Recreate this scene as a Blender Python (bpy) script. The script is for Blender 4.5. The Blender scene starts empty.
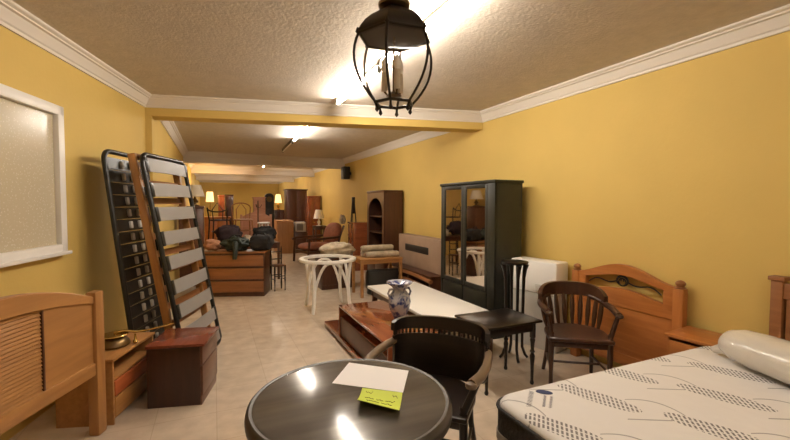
import bpy, bmesh, math, random
from mathutils import Vector, Matrix, noise
random.seed(7)
SC = bpy.context.scene
COL = SC.collection
PI = math.pi

# ---------------------------------------------------------------- camera
YAW, PITCH, ROLL = math.radians(-24.4), math.radians(-2.3), math.radians(0.15)
cam = bpy.data.cameras.new('camera')
camo = bpy.data.objects.new('camera', cam)
COL.objects.link(camo)
camo.matrix_world = (Matrix.Translation((0, 0, 1.55)) @ Matrix.Rotation(YAW, 4, 'Z')
                     @ Matrix.Rotation(PI / 2 + PITCH, 4, 'X') @ Matrix.Rotation(ROLL, 4, 'Z'))
cam.sensor_width = 36
cam.lens = 36 * 400 / 790
cam.clip_start = 0.02
SC.camera = camo
# ---------------------------------------------------------------- world, exposure
w = bpy.data.worlds.new('world')
SC.world = w
w.use_nodes = True
w.node_tree.nodes['Background'].inputs[0].default_value = (1, 0.85, 0.7, 1)
w.node_tree.nodes['Background'].inputs[1].default_value = 0.05
SC.view_settings.view_transform = 'Standard'
SC.view_settings.look = 'None'
SC.view_settings.exposure = 0.42
SC.view_settings.gamma = 1
TUBE_POWER = 124.0
TUBE_COL = (1.0, 0.91, 0.80)


# ---------------------------------------------------------------- materials
def new_mat(name):
    m = bpy.data.materials.new(name)
    m.use_nodes = True
    nt = m.node_tree
    return m, nt, nt.nodes['Principled BSDF']


def plain(name, c, rough=0.5, metal=0.0, bump=0.0, bscale=80, var=0.0, vscale=6, coat=0.0, trans=0.0):
    m, nt, b = new_mat(name)
    b.inputs['Base Color'].default_value = (*c, 1)
    b.inputs['Roughness'].default_value = rough
    b.inputs['Metallic'].default_value = metal
    b.inputs['Coat Weight'].default_value = coat
    b.inputs['Transmission Weight'].default_value = trans
    if var or bump:
        tc = nt.nodes.new('ShaderNodeTexCoord')
    if var:
        n = nt.nodes.new('ShaderNodeTexNoise')
        n.inputs['Scale'].default_value = vscale
        n.inputs['Detail'].default_value = 5
        nt.links.new(tc.outputs['Object'], n.inputs['Vector'])
        r = nt.nodes.new('ShaderNodeValToRGB')
        r.color_ramp.elements[0].position = 0.3
        r.color_ramp.elements[1].position = 0.7
        r.color_ramp.elements[0].color = (*[max(0, v * (1 - var)) for v in c], 1)
        r.color_ramp.elements[1].color = (*[min(1, v * (1 + var)) for v in c], 1)
        nt.links.new(n.outputs['Fac'], r.inputs['Fac'])
        nt.links.new(r.outputs['Color'], b.inputs['Base Color'])
    if bump:
        n2 = nt.nodes.new('ShaderNodeTexNoise')
        n2.inputs['Scale'].default_value = bscale
        n2.inputs['Detail'].default_value = 4
        nt.links.new(tc.outputs['Object'], n2.inputs['Vector'])
        bp = nt.nodes.new('ShaderNodeBump')
        bp.inputs['Strength'].default_value = bump
        bp.inputs['Distance'].default_value = 0.02
        nt.links.new(n2.outputs['Fac'], bp.inputs['Height'])
        nt.links.new(bp.outputs['Normal'], b.inputs['Normal'])
    return m


def wood(name, c1, c2, rough=0.4, axis='Z', scale=1.0, coat=0.0):
    m, nt, b = new_mat(name)
    tc = nt.nodes.new('ShaderNodeTexCoord')
    mp = nt.nodes.new('ShaderNodeMapping')
    s = [22 * scale] * 3
    s['XYZ'.index(axis)] = 1.6 * scale
    mp.inputs['Scale'].default_value = s
    n = nt.nodes.new('ShaderNodeTexNoise')
    n.inputs['Scale'].default_value = 1.0
    n.inputs['Detail'].default_value = 6
    n.inputs['Distortion'].default_value = 0.6
    r = nt.nodes.new('ShaderNodeValToRGB')
    r.color_ramp.elements[0].position = 0.32
    r.color_ramp.elements[1].position = 0.68
    r.color_ramp.elements[0].color = (*c1, 1)
    r.color_ramp.elements[1].color = (*c2, 1)
    L = nt.links.new
    L(tc.outputs['Object'], mp.inputs['Vector'])
    L(mp.outputs['Vector'], n.inputs['Vector'])
    L(n.outputs['Fac'], r.inputs['Fac'])
    L(r.outputs['Color'], b.inputs['Base Color'])
    b.inputs['Roughness'].default_value = rough
    b.inputs['Coat Weight'].default_value = coat
    return m


def glow(name, c, strength):
    m, nt, b = new_mat(name)
    b.inputs['Base Color'].default_value = (*c, 1)
    b.inputs['Emission Color'].default_value = (*c, 1)
    b.inputs['Emission Strength'].default_value = strength
    return m


def clear_glass(name, tint=(1, 1, 1), gloss=0.12):
    m = bpy.data.materials.new(name)
    m.use_nodes = True
    nt = m.node_tree
    nt.nodes.clear()
    o = nt.nodes.new('ShaderNodeOutputMaterial')
    mx = nt.nodes.new('ShaderNodeMixShader')
    t = nt.nodes.new('ShaderNodeBsdfTransparent')
    g = nt.nodes.new('ShaderNodeBsdfGlossy')
    t.inputs[0].default_value = (*tint, 1)
    g.inputs['Roughness'].default_value = 0.03
    mx.inputs[0].default_value = gloss
    nt.links.new(t.outputs[0], mx.inputs[1])
    nt.links.new(g.outputs[0], mx.inputs[2])
    nt.links.new(mx.outputs[0], o.inputs[0])
    return m


M = {}
M['yellow'] = plain('yellow_paint', (0.65, 0.455, 0.127), 0.75, bump=0.08, bscale=30, var=0.05, vscale=1.2)
M['ceiling'] = plain('stucco', (0.62, 0.55, 0.46), 0.9, bump=0.22, bscale=48, var=0.06, vscale=14)
M['plaster'] = plain('white_plaster', (0.72, 0.66, 0.58), 0.55)
M['white'] = plain('white_lacquer', (0.86, 0.83, 0.78), 0.35)
M['grey_white'] = plain('pale_grey', (0.50, 0.48, 0.44), 0.45)
M['black'] = plain('black_metal', (0.012, 0.012, 0.011), 0.35)
M['iron'] = plain('lantern_iron', (0.03, 0.024, 0.018), 0.4, metal=0.6)
M['brass'] = plain('brass', (0.55, 0.38, 0.12), 0.25, metal=1.0)
M['bronze'] = plain('bronze', (0.16, 0.10, 0.04), 0.35, metal=0.8)
M['pine'] = wood('pine', (0.34, 0.155, 0.048), (0.44, 0.215, 0.068), 0.4, 'X')
M['pine_v'] = wood('pine_vertical', (0.33, 0.15, 0.046), (0.43, 0.21, 0.066), 0.4, 'Z')
M['pine_y'] = wood('pine_along', (0.33, 0.15, 0.046), (0.43, 0.21, 0.066), 0.4, 'Y')
M['orange'] = wood('honey_wood', (0.36, 0.12, 0.027), (0.47, 0.175, 0.043), 0.32, 'X')
M['orange_v'] = wood('honey_wood_vertical', (0.34, 0.115, 0.025), (0.45, 0.165, 0.04), 0.32, 'Z')
M['orange_y'] = wood('honey_wood_along', (0.40, 0.15, 0.035), (0.52, 0.21, 0.055), 0.32, 'Y')
M['drawer_red'] = wood('reddish_front', (0.42, 0.10, 0.03), (0.52, 0.14, 0.045), 0.4, 'Y')
M['mahog'] = wood('mahogany', (0.030, 0.010, 0.006), (0.048, 0.016, 0.009), 0.3, 'Z')
M['mahog_top'] = wood('mahogany_top', (0.15, 0.032, 0.014), (0.20, 0.044, 0.02), 0.22, 'Y')
M['mahog_side'] = wood('mahogany_front', (0.09, 0.036, 0.02), (0.125, 0.05, 0.027), 0.3, 'Y')
M['redwood'] = wood('redwood', (0.20, 0.054, 0.02), (0.27, 0.076, 0.028), 0.14, 'Y', coat=0.6)
M['brown'] = wood('brown_wood', (0.058, 0.020, 0.009), (0.088, 0.031, 0.014), 0.35, 'Z')
M['brown_mid'] = wood('mid_brown_wood', (0.24, 0.095, 0.032), (0.32, 0.13, 0.045), 0.4, 'X')
M['tan'] = wood('tan_wood', (0.34, 0.17, 0.07), (0.42, 0.22, 0.095), 0.45, 'Z')
M['ebony'] = wood('ebony', (0.009, 0.006, 0.0045), (0.017, 0.010, 0.007), 0.3, 'X')
M['walnut'] = wood('walnut', (0.036, 0.014, 0.007), (0.066, 0.026, 0.013), 0.28, 'Z', coat=0.3)
M['worn_arm'] = wood('worn_arm', (0.13, 0.09, 0.06), (0.19, 0.135, 0.09), 0.35, 'Y')
M['black_paint'] = plain('black_green_paint', (0.011, 0.0125, 0.008), 0.42, var=0.2, vscale=9)
M['mirror'] = plain('mirror_glass', (0.62, 0.56, 0.48), 0.03, metal=1.0)
M['slate'] = wood('dark_table_top', (0.072, 0.064, 0.055), (0.098, 0.086, 0.073), 0.12, 'X', scale=0.8)
M['slate_rim'] = plain('dark_rim', (0.045, 0.038, 0.032), 0.42)
M['paper'] = plain('paper', (0.88, 0.86, 0.86), 0.7)
M['note'] = plain('lime_paper', (0.62, 0.74, 0.06), 0.6)
M['ink'] = plain('ink', (0.10, 0.12, 0.02), 0.7)
M['slat'] = plain('slat_laminate', (0.27, 0.255, 0.24), 0.45)
M['cap'] = plain('slat_cap', (0.55, 0.52, 0.47), 0.5)
M['black_tex'] = plain('black_fabric', (0.010, 0.009, 0.010), 0.85, bump=0.4, bscale=25)
M['plum'] = plain('plum_fabric', (0.028, 0.013, 0.018), 0.8, bump=0.3, bscale=25)
M['green_blk'] = plain('bottle_green_fabric', (0.012, 0.02, 0.013), 0.6, bump=0.5, bscale=20)
M['salmon'] = plain('salmon_fabric', (0.42, 0.20, 0.11), 0.85, bump=0.3, bscale=30)
M['rust'] = plain('rust_upholstery', (0.30, 0.095, 0.045), 0.7, bump=0.2, bscale=40, var=0.25, vscale=9)
M['cream'] = plain('cream_fabric', (0.46, 0.38, 0.27), 0.85, bump=0.3, bscale=30, var=0.3, vscale=12)
M['beige_panel'] = plain('beige_grey_panel', (0.33, 0.225, 0.155), 0.6, var=0.08, vscale=5)
M['slot'] = plain('slot_black', (0.014, 0.012, 0.011), 0.5)
M['cable'] = plain('grey_batten', (0.17, 0.16, 0.15), 0.6)
M['shade'] = plain('cream_shade', (0.6, 0.52, 0.4), 0.8)
M['pink_wood'] = wood('pale_pink_wood', (0.34, 0.16, 0.10), (0.42, 0.21, 0.13), 0.5, 'X')
M['glass'] = clear_glass('lantern_glass', (0.97, 0.97, 0.97), 0.10)
M['tube'] = glow('fluorescent_tube', TUBE_COL, TUBE_POWER)
M['lit_shade'] = glow('lit_lampshade', (1.0, 0.68, 0.30), 1.2)
M['dark_side'] = plain('mattress_border', (0.022, 0.019, 0.018), 0.75, bump=0.3, bscale=60)
M['light_side'] = plain('mattress_band', (0.30, 0.27, 0.24), 0.8)
M['navy'] = plain('navy_print', (0.02, 0.03, 0.10), 0.7)
M['greyprint'] = plain('grey_print', (0.16, 0.15, 0.19), 0.8)
M['plastic'] = plain('plastic_wrapped_cotton', (0.66, 0.62, 0.55), 0.22, bump=0.5, bscale=9, coat=0.5)


def mat_floor():
    m, nt, b = new_mat('beige_tile')
    L = nt.links.new
    N = nt.nodes.new
    tc = N('ShaderNodeTexCoord')
    br = N('ShaderNodeTexBrick')
    br.offset = 0.0
    br.inputs['Scale'].default_value = 1.0
    br.inputs['Brick Width'].default_value = 0.4
    br.inputs['Row Height'].default_value = 0.4
    br.inputs['Mortar Size'].default_value = 0.003
    br.inputs['Color1'].default_value = (0.64, 0.54, 0.43, 1)
    br.inputs['Color2'].default_value = (0.61, 0.51, 0.40, 1)
    br.inputs['Mortar'].default_value = (0.53, 0.44, 0.34, 1)
    L(tc.outputs['Object'], br.inputs['Vector'])
    n = N('ShaderNodeTexNoise')
    n.inputs['Scale'].default_value = 7
    n.inputs['Detail'].default_value = 6
    L(tc.outputs['Object'], n.inputs['Vector'])
    r = N('ShaderNodeValToRGB')
    r.color_ramp.elements[0].position = 0.3
    r.color_ramp.elements[0].color = (0.84, 0.82, 0.8, 1)
    r.color_ramp.elements[1].position = 0.7
    r.color_ramp.elements[1].color = (1.05, 1.03, 1.0, 1)
    L(n.outputs['Fac'], r.inputs['Fac'])
    mx = N('ShaderNodeMix')
    mx.data_type = 'RGBA'
    mx.blend_type = 'MULTIPLY'
    mx.inputs[0].default_value = 1.0
    L(br.outputs['Color'], mx.inputs[6])
    L(r.outputs['Color'], mx.inputs[7])
    L(mx.outputs[2], b.inputs['Base Color'])
    b.inputs['Roughness'].default_value = 0.24
    return m


def mat_ticking():
    """white mattress ticking printed with dotted diagonal bands and thin leaf strokes"""
    m, nt, b = new_mat('mattress_ticking')
    L = nt.links.new
    N = nt.nodes.new

    def math_(op, a, c=None, clamp=False):
        k = N('ShaderNodeMath')
        k.operation = op
        k.use_clamp = clamp
        for i, v in enumerate((a, c)):
            if v is None:
                continue
            if isinstance(v, (int, float)):
                k.inputs[i].default_value = v
            else:
                L(v, k.inputs[i])
        return k.outputs[0]
    tc = N('ShaderNodeTexCoord')
    sp = N('ShaderNodeSeparateXYZ')
    L(tc.outputs['Object'], sp.inputs[0])
    x, y = sp.outputs[0], sp.outputs[1]
    a = math.radians(-63)
    u = math_('ADD', math_('MULTIPLY', x, math.cos(a)), math_('MULTIPLY', y, math.sin(a)))
    v = math_('ADD', math_('MULTIPLY', x, -math.sin(a)), math_('MULTIPLY', y, math.cos(a)))
    vr = math_('ADD', math_('DIVIDE', math_('SUBTRACT', v, 0.55), 0.39), 0.5)
    row = math_('FLOOR', vr)
    vv = math_('SUBTRACT', math_('FRACT', vr), 0.5)
    ur = math_('ADD', math_('DIVIDE', math_('ADD', u, 0.86), 0.45), math_('MULTIPLY', row, -0.06))
    uu = math_('SUBTRACT', math_('FRACT', math_('ADD', ur, 0.5)), 0.5)
    # the printed bands: leaf shaped, filled with rows of short strokes
    d = math_('ADD', math_('POWER', math_('ABSOLUTE', math_('DIVIDE', uu, 0.42)), 2.4), math_('POWER', math_('ABSOLUTE', math_('DIVIDE', math_('ADD', vv, math_('MULTIPLY', uu, 0.12)), 0.145)), 2.0))
    band = math_('LESS_THAN', d, 1.0)
    fine = math_('SINE', math_('ADD', math_('MULTIPLY', u, 330.0), math_('MULTIPLY', v, 110.0)))
    cross = math_('SINE', math_('MULTIPLY', vv, 75.0))
    dots = math_('MULTIPLY', math_('GREATER_THAN', fine, -0.05), math_('GREATER_THAN', cross, -0.75))
    ink = math_('MULTIPLY', band, dots)
    # thin leaf strokes between the bands
    uu2 = math_('SUBTRACT', math_('FRACT', ur), 0.5)
    bend = math_('ADD', vv, math_('MULTIPLY', math_('MULTIPLY', uu2, uu2), 2.2))
    s1 = math_('MULTIPLY', math_('LESS_THAN', math_('ABSOLUTE', math_('SUBTRACT', bend, 0.30)), 0.012), math_('LESS_THAN', math_('ABSOLUTE', uu2), 0.26))
    s2 = math_('MULTIPLY', math_('LESS_THAN', math_('ABSOLUTE', math_('ADD', math_('SUBTRACT', vv, math_('MULTIPLY', uu2, 0.8)), 0.2)), 0.014), math_('LESS_THAN', math_('ABSOLUTE', uu2), 0.17))
    stroke = math_('MULTIPLY', math_('MAXIMUM', s1, s2), 0.62)
    fac = math_('MAXIMUM', math_('MULTIPLY', ink, 0.9), stroke, True)
    mx = N('ShaderNodeMix')
    mx.data_type = 'RGBA'
    L(fac, mx.inputs[0])
    mx.inputs[6].default_value = (0.78, 0.75, 0.72, 1)
    mx.inputs[7].default_value = (0.12, 0.11, 0.11, 1)
    L(mx.outputs[2], b.inputs['Base Color'])
    b.inputs['Roughness'].default_value = 0.75
    vo = N('ShaderNodeTexNoise')
    vo.inputs['Scale'].default_value = 9
    L(tc.outputs['Object'], vo.inputs['Vector'])
    bp = N('ShaderNodeBump')
    bp.inputs['Strength'].default_value = 0.25
    bp.inputs['Distance'].default_value = 0.03
    L(vo.outputs['Fac'], bp.inputs['Height'])
    L(bp.outputs['Normal'], b.inputs['Normal'])
    return m


def mat_frosted():
    m, nt, b = new_mat('patterned_glass')
    L = nt.links.new
    tc = nt.nodes.new('ShaderNodeTexCoord')
    vo = nt.nodes.new('ShaderNodeTexVoronoi')
    vo.inputs['Scale'].default_value = 55
    L(tc.outputs['Object'], vo.inputs['Vector'])
    r = nt.nodes.new('ShaderNodeValToRGB')
    r.color_ramp.elements[0].position = 0.10
    r.color_ramp.elements[0].color = (0.74, 0.68, 0.56, 1)
    r.color_ramp.elements[1].position = 0.3
    r.color_ramp.elements[1].color = (0.56, 0.49, 0.35, 1)
    L(vo.outputs['Distance'], r.inputs['Fac'])
    L(r.outputs['Color'], b.inputs['Base Color'])
    bp = nt.nodes.new('ShaderNodeBump')
    bp.inputs['Strength'].default_value = 0.3
    L(vo.outputs['Distance'], bp.inputs['Height'])
    L(bp.outputs['Normal'], b.inputs['Normal'])
    b.inputs['Roughness'].default_value = 0.22
    return m


def mat_porcelain():
    m, nt, b = new_mat('blue_white_porcelain')
    L = nt.links.new
    tc = nt.nodes.new('ShaderNodeTexCoord')
    n = nt.nodes.new('ShaderNodeTexNoise')
    n.inputs['Scale'].default_value = 13
    n.inputs['Detail'].default_value = 2
    n.inputs['Distortion'].default_value = 1.5
    L(tc.outputs['Object'], n.inputs['Vector'])
    r = nt.nodes.new('ShaderNodeValToRGB')
    r.color_ramp.interpolation = 'LINEAR'
    e = r.color_ramp.elements
    e[0].position, e[0].color = 0.36, (0.03, 0.04, 0.16, 1)
    e[1].position, e[1].color = 0.56, (0.42, 0.41, 0.44, 1)
    k = e.new(0.45)
    k.color = (0.16, 0.17, 0.26, 1)
    L(n.outputs['Fac'], r.inputs['Fac'])
    L(r.outputs['Color'], b.inputs['Base Color'])
    b.inputs['Roughness'].default_value = 0.15
    return m


M['floor'] = mat_floor()
M['ticking'] = mat_ticking()
M['frosted'] = mat_frosted()
M['porcelain'] = mat_porcelain()


# ---------------------------------------------------------------- mesh helpers
class MB:
    """collects shapes; build() links them as ONE mesh object"""

    def __init__(s):
        s.bm = bmesh.new()

    def _add(s, verts, faces):
        vs = [s.bm.verts.new(v) for v in verts]
        out = []
        for f in faces:
            try:
                out.append(s.bm.faces.new([vs[i] for i in f]))
            except ValueError:
                pass
        return vs, out

    def box(s, x0, x1, y0, y1, z0, z1, bev=0.004, mat=None):
        if x0 > x1:
            x0, x1 = x1, x0
        if y0 > y1:
            y0, y1 = y1, y0
        if z0 > z1:
            z0, z1 = z1, z0
        v = [(x0, y0, z0), (x1, y0, z0), (x1, y1, z0), (x0, y1, z0), (x0, y0, z1), (x1, y0, z1), (x1, y1, z1), (x0, y1, z1)]
        f = [(3, 2, 1, 0), (4, 5, 6, 7), (0, 1, 5, 4), (1, 2, 6, 5), (2, 3, 7, 6), (3, 0, 4, 7)]
        vs, fs = s._add(v, f)
        if mat is not None:
            for q in vs:
                q.co = mat @ q.co
        bev = min(bev, 0.45 * min(x1 - x0, y1 - y0, z1 - z0))
        if bev > 0:
            ed = list({e for q in fs for e in q.edges})
            bmesh.ops.bevel(s.bm, geom=ed, offset=bev, segments=2, affect='EDGES', profile=0.5)
        return s

    def lathe(s, prof, c=(0, 0, 0), n=20, mat=None, ring_only=False):
        rings = []
        for r, z in prof:
            ring = []
            for i in range(n):
                a = 2 * PI * i / n
                p = Vector((c[0] + r * math.cos(a), c[1] + r * math.sin(a), c[2] + z))
                if mat is not None:
                    p = mat @ p
                ring.append(s.bm.verts.new(p))
            rings.append(ring)
        prs = list(zip(rings, rings[1:]))
        if ring_only:
            prs.append((rings[-1], rings[0]))
        for a, b in prs:
            for i in range(n):
                s.bm.faces.new((a[i], a[(i + 1) % n], b[(i + 1) % n], b[i]))
        if not ring_only:
            for ring, flip in ((rings[0], True), (rings[-1], False)):
                s.bm.faces.new(list(reversed(ring)) if flip else ring)
        return s

    def tube(s, pts, r=0.01, n=8, closed=False):
        pts = [Vector(p) for p in pts]
        m = len(pts)
        rings = []
        ref = None
        for i, p in enumerate(pts):
            if closed:
                t = pts[(i + 1) % m] - pts[i - 1]
            else:
                t = pts[min(i + 1, m - 1)] - pts[max(i - 1, 0)]
            t.normalize()
            if ref is None:
                ref = Vector((0, 0, 1)) if abs(t.z) < 0.9 else Vector((1, 0, 0))
            a = (ref - t * ref.dot(t))
            if a.length < 1e-5:
                a = t.orthogonal()
            a.normalize()
            ref = a
            b = t.cross(a)
            rr = r(i / max(1, m - 1)) if callable(r) else r
            rings.append([s.bm.verts.new(p + rr * (math.cos(2 * PI * k / n) * a + math.sin(2 * PI * k / n) * b)) for k in range(n)])
        prs = list(zip(rings, rings[1:]))
        if closed:
            prs.append((rings[-1], rings[0]))
        for a, b in prs:
            for i in range(n):
                s.bm.faces.new((a[i], a[(i + 1) % n], b[(i + 1) % n], b[i]))
        if not closed:
            s.bm.faces.new(list(reversed(rings[0])))
            s.bm.faces.new(rings[-1])
        return s

    def cyl(s, p, q, r, r2=None, n=12):
        r2 = r if r2 is None else r2
        return s.tube([p, q], (lambda t: r + (r2 - r) * t), n)

    def prism(s, poly, d0, d1, plane='XZ', bev=0.0, mat=None):
        """polygon (u, v) extruded along the third axis from d0 to d1"""
        def P(u, v, d):
            p = {'XZ': (u, d, v), 'XY': (u, v, d), 'YZ': (d, u, v)}[plane]
            return mat @ Vector(p) if mat is not None else Vector(p)
        n = len(poly)
        a = [s.bm.verts.new(P(u, v, d0)) for u, v in poly]
        b = [s.bm.verts.new(P(u, v, d1)) for u, v in poly]
        fs = [s.bm.faces.new(a), s.bm.faces.new(list(reversed(b)))]
        for i in range(n):
            fs.append(s.bm.faces.new((a[i], b[i], b[(i + 1) % n], a[(i + 1) % n])))
        bmesh.ops.recalc_face_normals(s.bm, faces=fs)
        if bev:
            bmesh.ops.bevel(s.bm, geom=list({e for q in fs for e in q.edges}), offset=bev, segments=1, affect='EDGES')
        return s

    def band(s, pts, zlo, zhi, th):
        """upright curved board: pts is a plan curve, zlo/zhi functions of 0..1, th thickness"""
        m = len(pts)
        R = []
        for i, (x, y) in enumerate(pts):
            j0, j1 = max(0, i - 1), min(m - 1, i + 1)
            t = Vector((pts[j1][0] - pts[j0][0], pts[j1][1] - pts[j0][1]))
            t.normalize()
            nx, ny = -t.y * th / 2, t.x * th / 2
            k = i / (m - 1)
            a, b = zlo(k), zhi(k)
            R.append([s.bm.verts.new(v) for v in ((x + nx, y + ny, a), (x - nx, y - ny, a), (x - nx, y - ny, b), (x + nx, y + ny, b))])
        for a, b in zip(R, R[1:]):
            for i in range(4):
                s.bm.faces.new((a[i], a[(i + 1) % 4], b[(i + 1) % 4], b[i]))
        s.bm.faces.new(list(reversed(R[0])))
        s.bm.faces.new(R[-1])
        return s

    def blob(s, c, rad, p=2.6, n=22, m=12, wob=0.0, seed=0, rot=0.0, tilt=0.0, rough=0.0):
        """pillow-like superellipsoid"""
        rnd = random.Random(seed)
        ph = [rnd.uniform(0, 6.28) for _ in range(6)]
        R = Matrix.Rotation(rot, 3, 'Z') @ Matrix.Rotation(tilt, 3, 'Y')
        off_ = Vector((seed * 3.1, seed * 1.7, seed * 0.9))

        def sp(v, e):
            return math.copysign(abs(v) ** (2 / e), v)
        rings = []
        for j in range(m + 1):
            la = -PI / 2 + PI * j / m
            ring = []
            for i in range(n):
                lo = 2 * PI * i / n
                x = sp(math.cos(la), p) * sp(math.cos(lo), p)
                y = sp(math.cos(la), p) * sp(math.sin(lo), p)
                z = sp(math.sin(la), 2.0)
                k = 1 + wob * (math.sin(3 * lo + ph[0]) * math.cos(2 * la + ph[1]) + 0.6 * math.sin(5 * lo + ph[2] + 3 * la) + 0.4 * math.sin(9 * lo + ph[3]))
                if rough:
                    k += rough * noise.fractal(Vector((x, y, z)) * 1.9 + off_, 0.9, 2.0, 4)
                ring.append(Vector(c) + R @ Vector((x * rad[0] * k, y * rad[1] * k, max(z * rad[2] * k, -rad[2]))))
            rings.append(ring)
        lo_ = s.bm.verts.new(rings[0][0])
        hi_ = s.bm.verts.new(rings[-1][0])
        VR = [[s.bm.verts.new(q) for q in r] for r in rings[1:-1]]
        for a, b in zip(VR, VR[1:]):
            for i in range(n):
                s.bm.faces.new((a[i], a[(i + 1) % n], b[(i + 1) % n], b[i]))
        for i in range(n):
            s.bm.faces.new((lo_, VR[0][(i + 1) % n], VR[0][i]))
            s.bm.faces.new((hi_, VR[-1][i], VR[-1][(i + 1) % n]))
        return s

    def build(s, name, mat, parent=None, loc=None, rz=0.0, angle=38):
        me = bpy.data.meshes.new(name)
        bmesh.ops.recalc_face_normals(s.bm, faces=s.bm.faces)
        s.bm.to_mesh(me)
        s.bm.free()
        for p in me.polygons:
            p.use_smooth = True
        me.set_sharp_from_angle(angle=math.radians(angle))
        me.materials.append(M[mat] if isinstance(mat, str) else mat)
        o = bpy.data.objects.new(name, me)
        COL.objects.link(o)
        if parent is not None:
            o.parent = parent
        if loc is not None:
            o.location = loc
            o.rotation_euler = (0, 0, rz)
        return o


def tag(o, label, cat, group=None, kind=None):
    o['label'] = label
    o['category'] = cat
    if group:
        o['group'] = group
    if kind:
        o['kind'] = kind
    return o


def thing(name, label, cat, loc=(0, 0, 0), rz=0.0, group=None):
    o = bpy.data.objects.new(name, None)
    COL.objects.link(o)
    o.location = loc
    o.rotation_euler = (0, 0, rz)
    return tag(o, label, cat, group)


def struct(o, label, cat='structure'):
    o['kind'] = 'structure'
    o['label'] = label
    o['category'] = cat
    return o


def dup(root, loc, rz, label, group=None):
    r = root.copy()
    COL.objects.link(r)
    r.location = loc
    r.rotation_euler = (0, 0, rz)
    r['label'] = label
    if group:
        r['group'] = group
    for ch in list(root.children):
        c = ch.copy()
        COL.objects.link(c)
        c.parent = r
        for g in list(ch.children):
            d = g.copy()
            COL.objects.link(d)
            d.parent = c
    return r


def arc(cx, cy, r, a0, a1, n, ry=None):
    ry = r if ry is None else ry
    return [(cx + r * math.cos(math.radians(a0 + (a1 - a0) * i / n)), cy + ry * math.sin(math.radians(a0 + (a1 - a0) * i / n))) for i in range(n + 1)]


TURN = [(0.55, 0), (0.75, 0.03), (0.5, 0.07), (0.62, 0.3), (0.95, 0.46), (0.6, 0.5), (1.0, 0.53), (0.6, 0.56), (0.75, 0.66), (0.95, 0.72), (0.7, 0.74), (1.05, 0.76), (1.05, 1.0)]


def turned(mb, x, y, z0, z1, r, n=12):
    return mb.lathe([(r * a, z0 + (z1 - z0) * b) for a, b in TURN], (x, y, 0), n)


# ---------------------------------------------------------------- the room
XR, ZC, ZT, XB = 3.45, 2.69, 2.82, -0.66
CL = (-0.727, 5.61)                    # where the skewed left wall meets the beam
CR = (3.45, 4.64)
s13, c13 = math.sin(math.radians(13)), math.cos(math.radians(13))
NL = (CL[0] - 8.8 * s13, CL[1] - 8.8 * c13)     # near end of the left wall
YN, YF = NL[1], 24.0

struct(MB().box(-4, 4.2, YN - 0.3, YF + 0.3, -0.12, 0, 0).build('floor', 'floor'), 'beige stone tile floor', 'floor')
struct(MB().box(-4, 4.2, YN - 0.3, YF + 0.3, ZT, ZT + 0.12, 0).build('ceiling', 'ceiling'), 'rough stucco ceiling', 'ceiling')
struct(MB().box(XR, XR + 0.2, YN - 0.3, YF + 0.3, 0, ZT, 0).build('wall_right', 'yellow'), 'long yellow painted wall on the right', 'wall')
struct(MB().prism([CL, NL, (NL[0] - 0.3, NL[1]), (CL[0] - 0.3, CL[1])], 0, ZT, 'XY').build('wall_left', 'yellow'), 'yellow painted wall on the near left', 'wall')
struct(MB().box(XB - 0.3, XB, CL[1], YF + 0.3, 0, ZT, 0).build('wall_left_far', 'yellow'), 'yellow painted wall on the left beyond the beam', 'wall')
struct(MB().box(XB - 0.3, XR + 0.2, YF, YF + 0.2, 0, ZT, 0).build('wall_back', 'yellow'), 'yellow end wall of the hall', 'wall')
struct(MB().box(-4, XR + 0.2, YN - 0.25, YN, 0, ZT, 0).build('wall_front', 'yellow'), 'yellow wall behind the viewer', 'wall')


def sweep_loop(mb, path, prof):
    """closed plan path (interior on its left), prof = (offset into room, z)"""
    n = len(path)
    rings = []
    for i in range(n):
        p0, p1, p2 = Vector(path[i - 1]), Vector(path[i]), Vector(path[(i + 1) % n])
        a, b = (p1 - p0).normalized(), (p2 - p1).normalized()
        na, nb = Vector((-a.y, a.x)), Vector((-b.y, b.x))
        mdir = (na + nb) / max(0.2, 1 + na.dot(nb))
        rings.append([mb.bm.verts.new((p1.x + mdir.x * d, p1.y + mdir.y * d, z)) for d, z in prof])
    k = len(prof)
    for i in range(n):
        A, B = rings[i], rings[(i + 1) % n]
        for j in range(k):
            mb.bm.faces.new((A[j], A[(j + 1) % k], B[(j + 1) % k], B[j]))
    return mb


PROF = [(-0.01, ZC), (0.018, ZC), (0.018, ZC + 0.022), (0.03, ZC + 0.03), (0.038, ZC + 0.045), (0.062, ZC + 0.075), (0.07, ZC + 0.09), (0.09, ZC + 0.095),
        (0.09, ZC + 0.105), (0.112, ZC + 0.112), (0.118, ZC + 0.118), (0.118, ZT + 0.01), (-0.01, ZT + 0.01)]
BT = 0.28      # thickness of the beams
off = BT / c13
o = sweep_loop(MB(), [(XR, YN), CR, CL, NL], PROF).build('trim_1', 'plaster', angle=20)
struct(o, 'white moulded cornice round the near room', 'cornice')
ZB = 2.595
bm_ = MB().prism([(XR, CR[1]), (XR, CR[1] + off), (CL[0], CL[1] + off), CL], ZB, ZT, 'XY')
struct(bm_.build('trim_2', 'yellow'), 'yellow ceiling beam between the near room and the hall', 'beam')
beams = [11.1, 14.9, 19.0]
edges = [None] + beams
o = sweep_loop(MB(), [(XR, CR[1] + off), (XR, 11.1), (XB, 11.1), (XB, CL[1] + off)], PROF).build('trim_3', 'plaster', angle=20)
struct(o, 'white moulded cornice round the middle of the hall', 'cornice')
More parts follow.
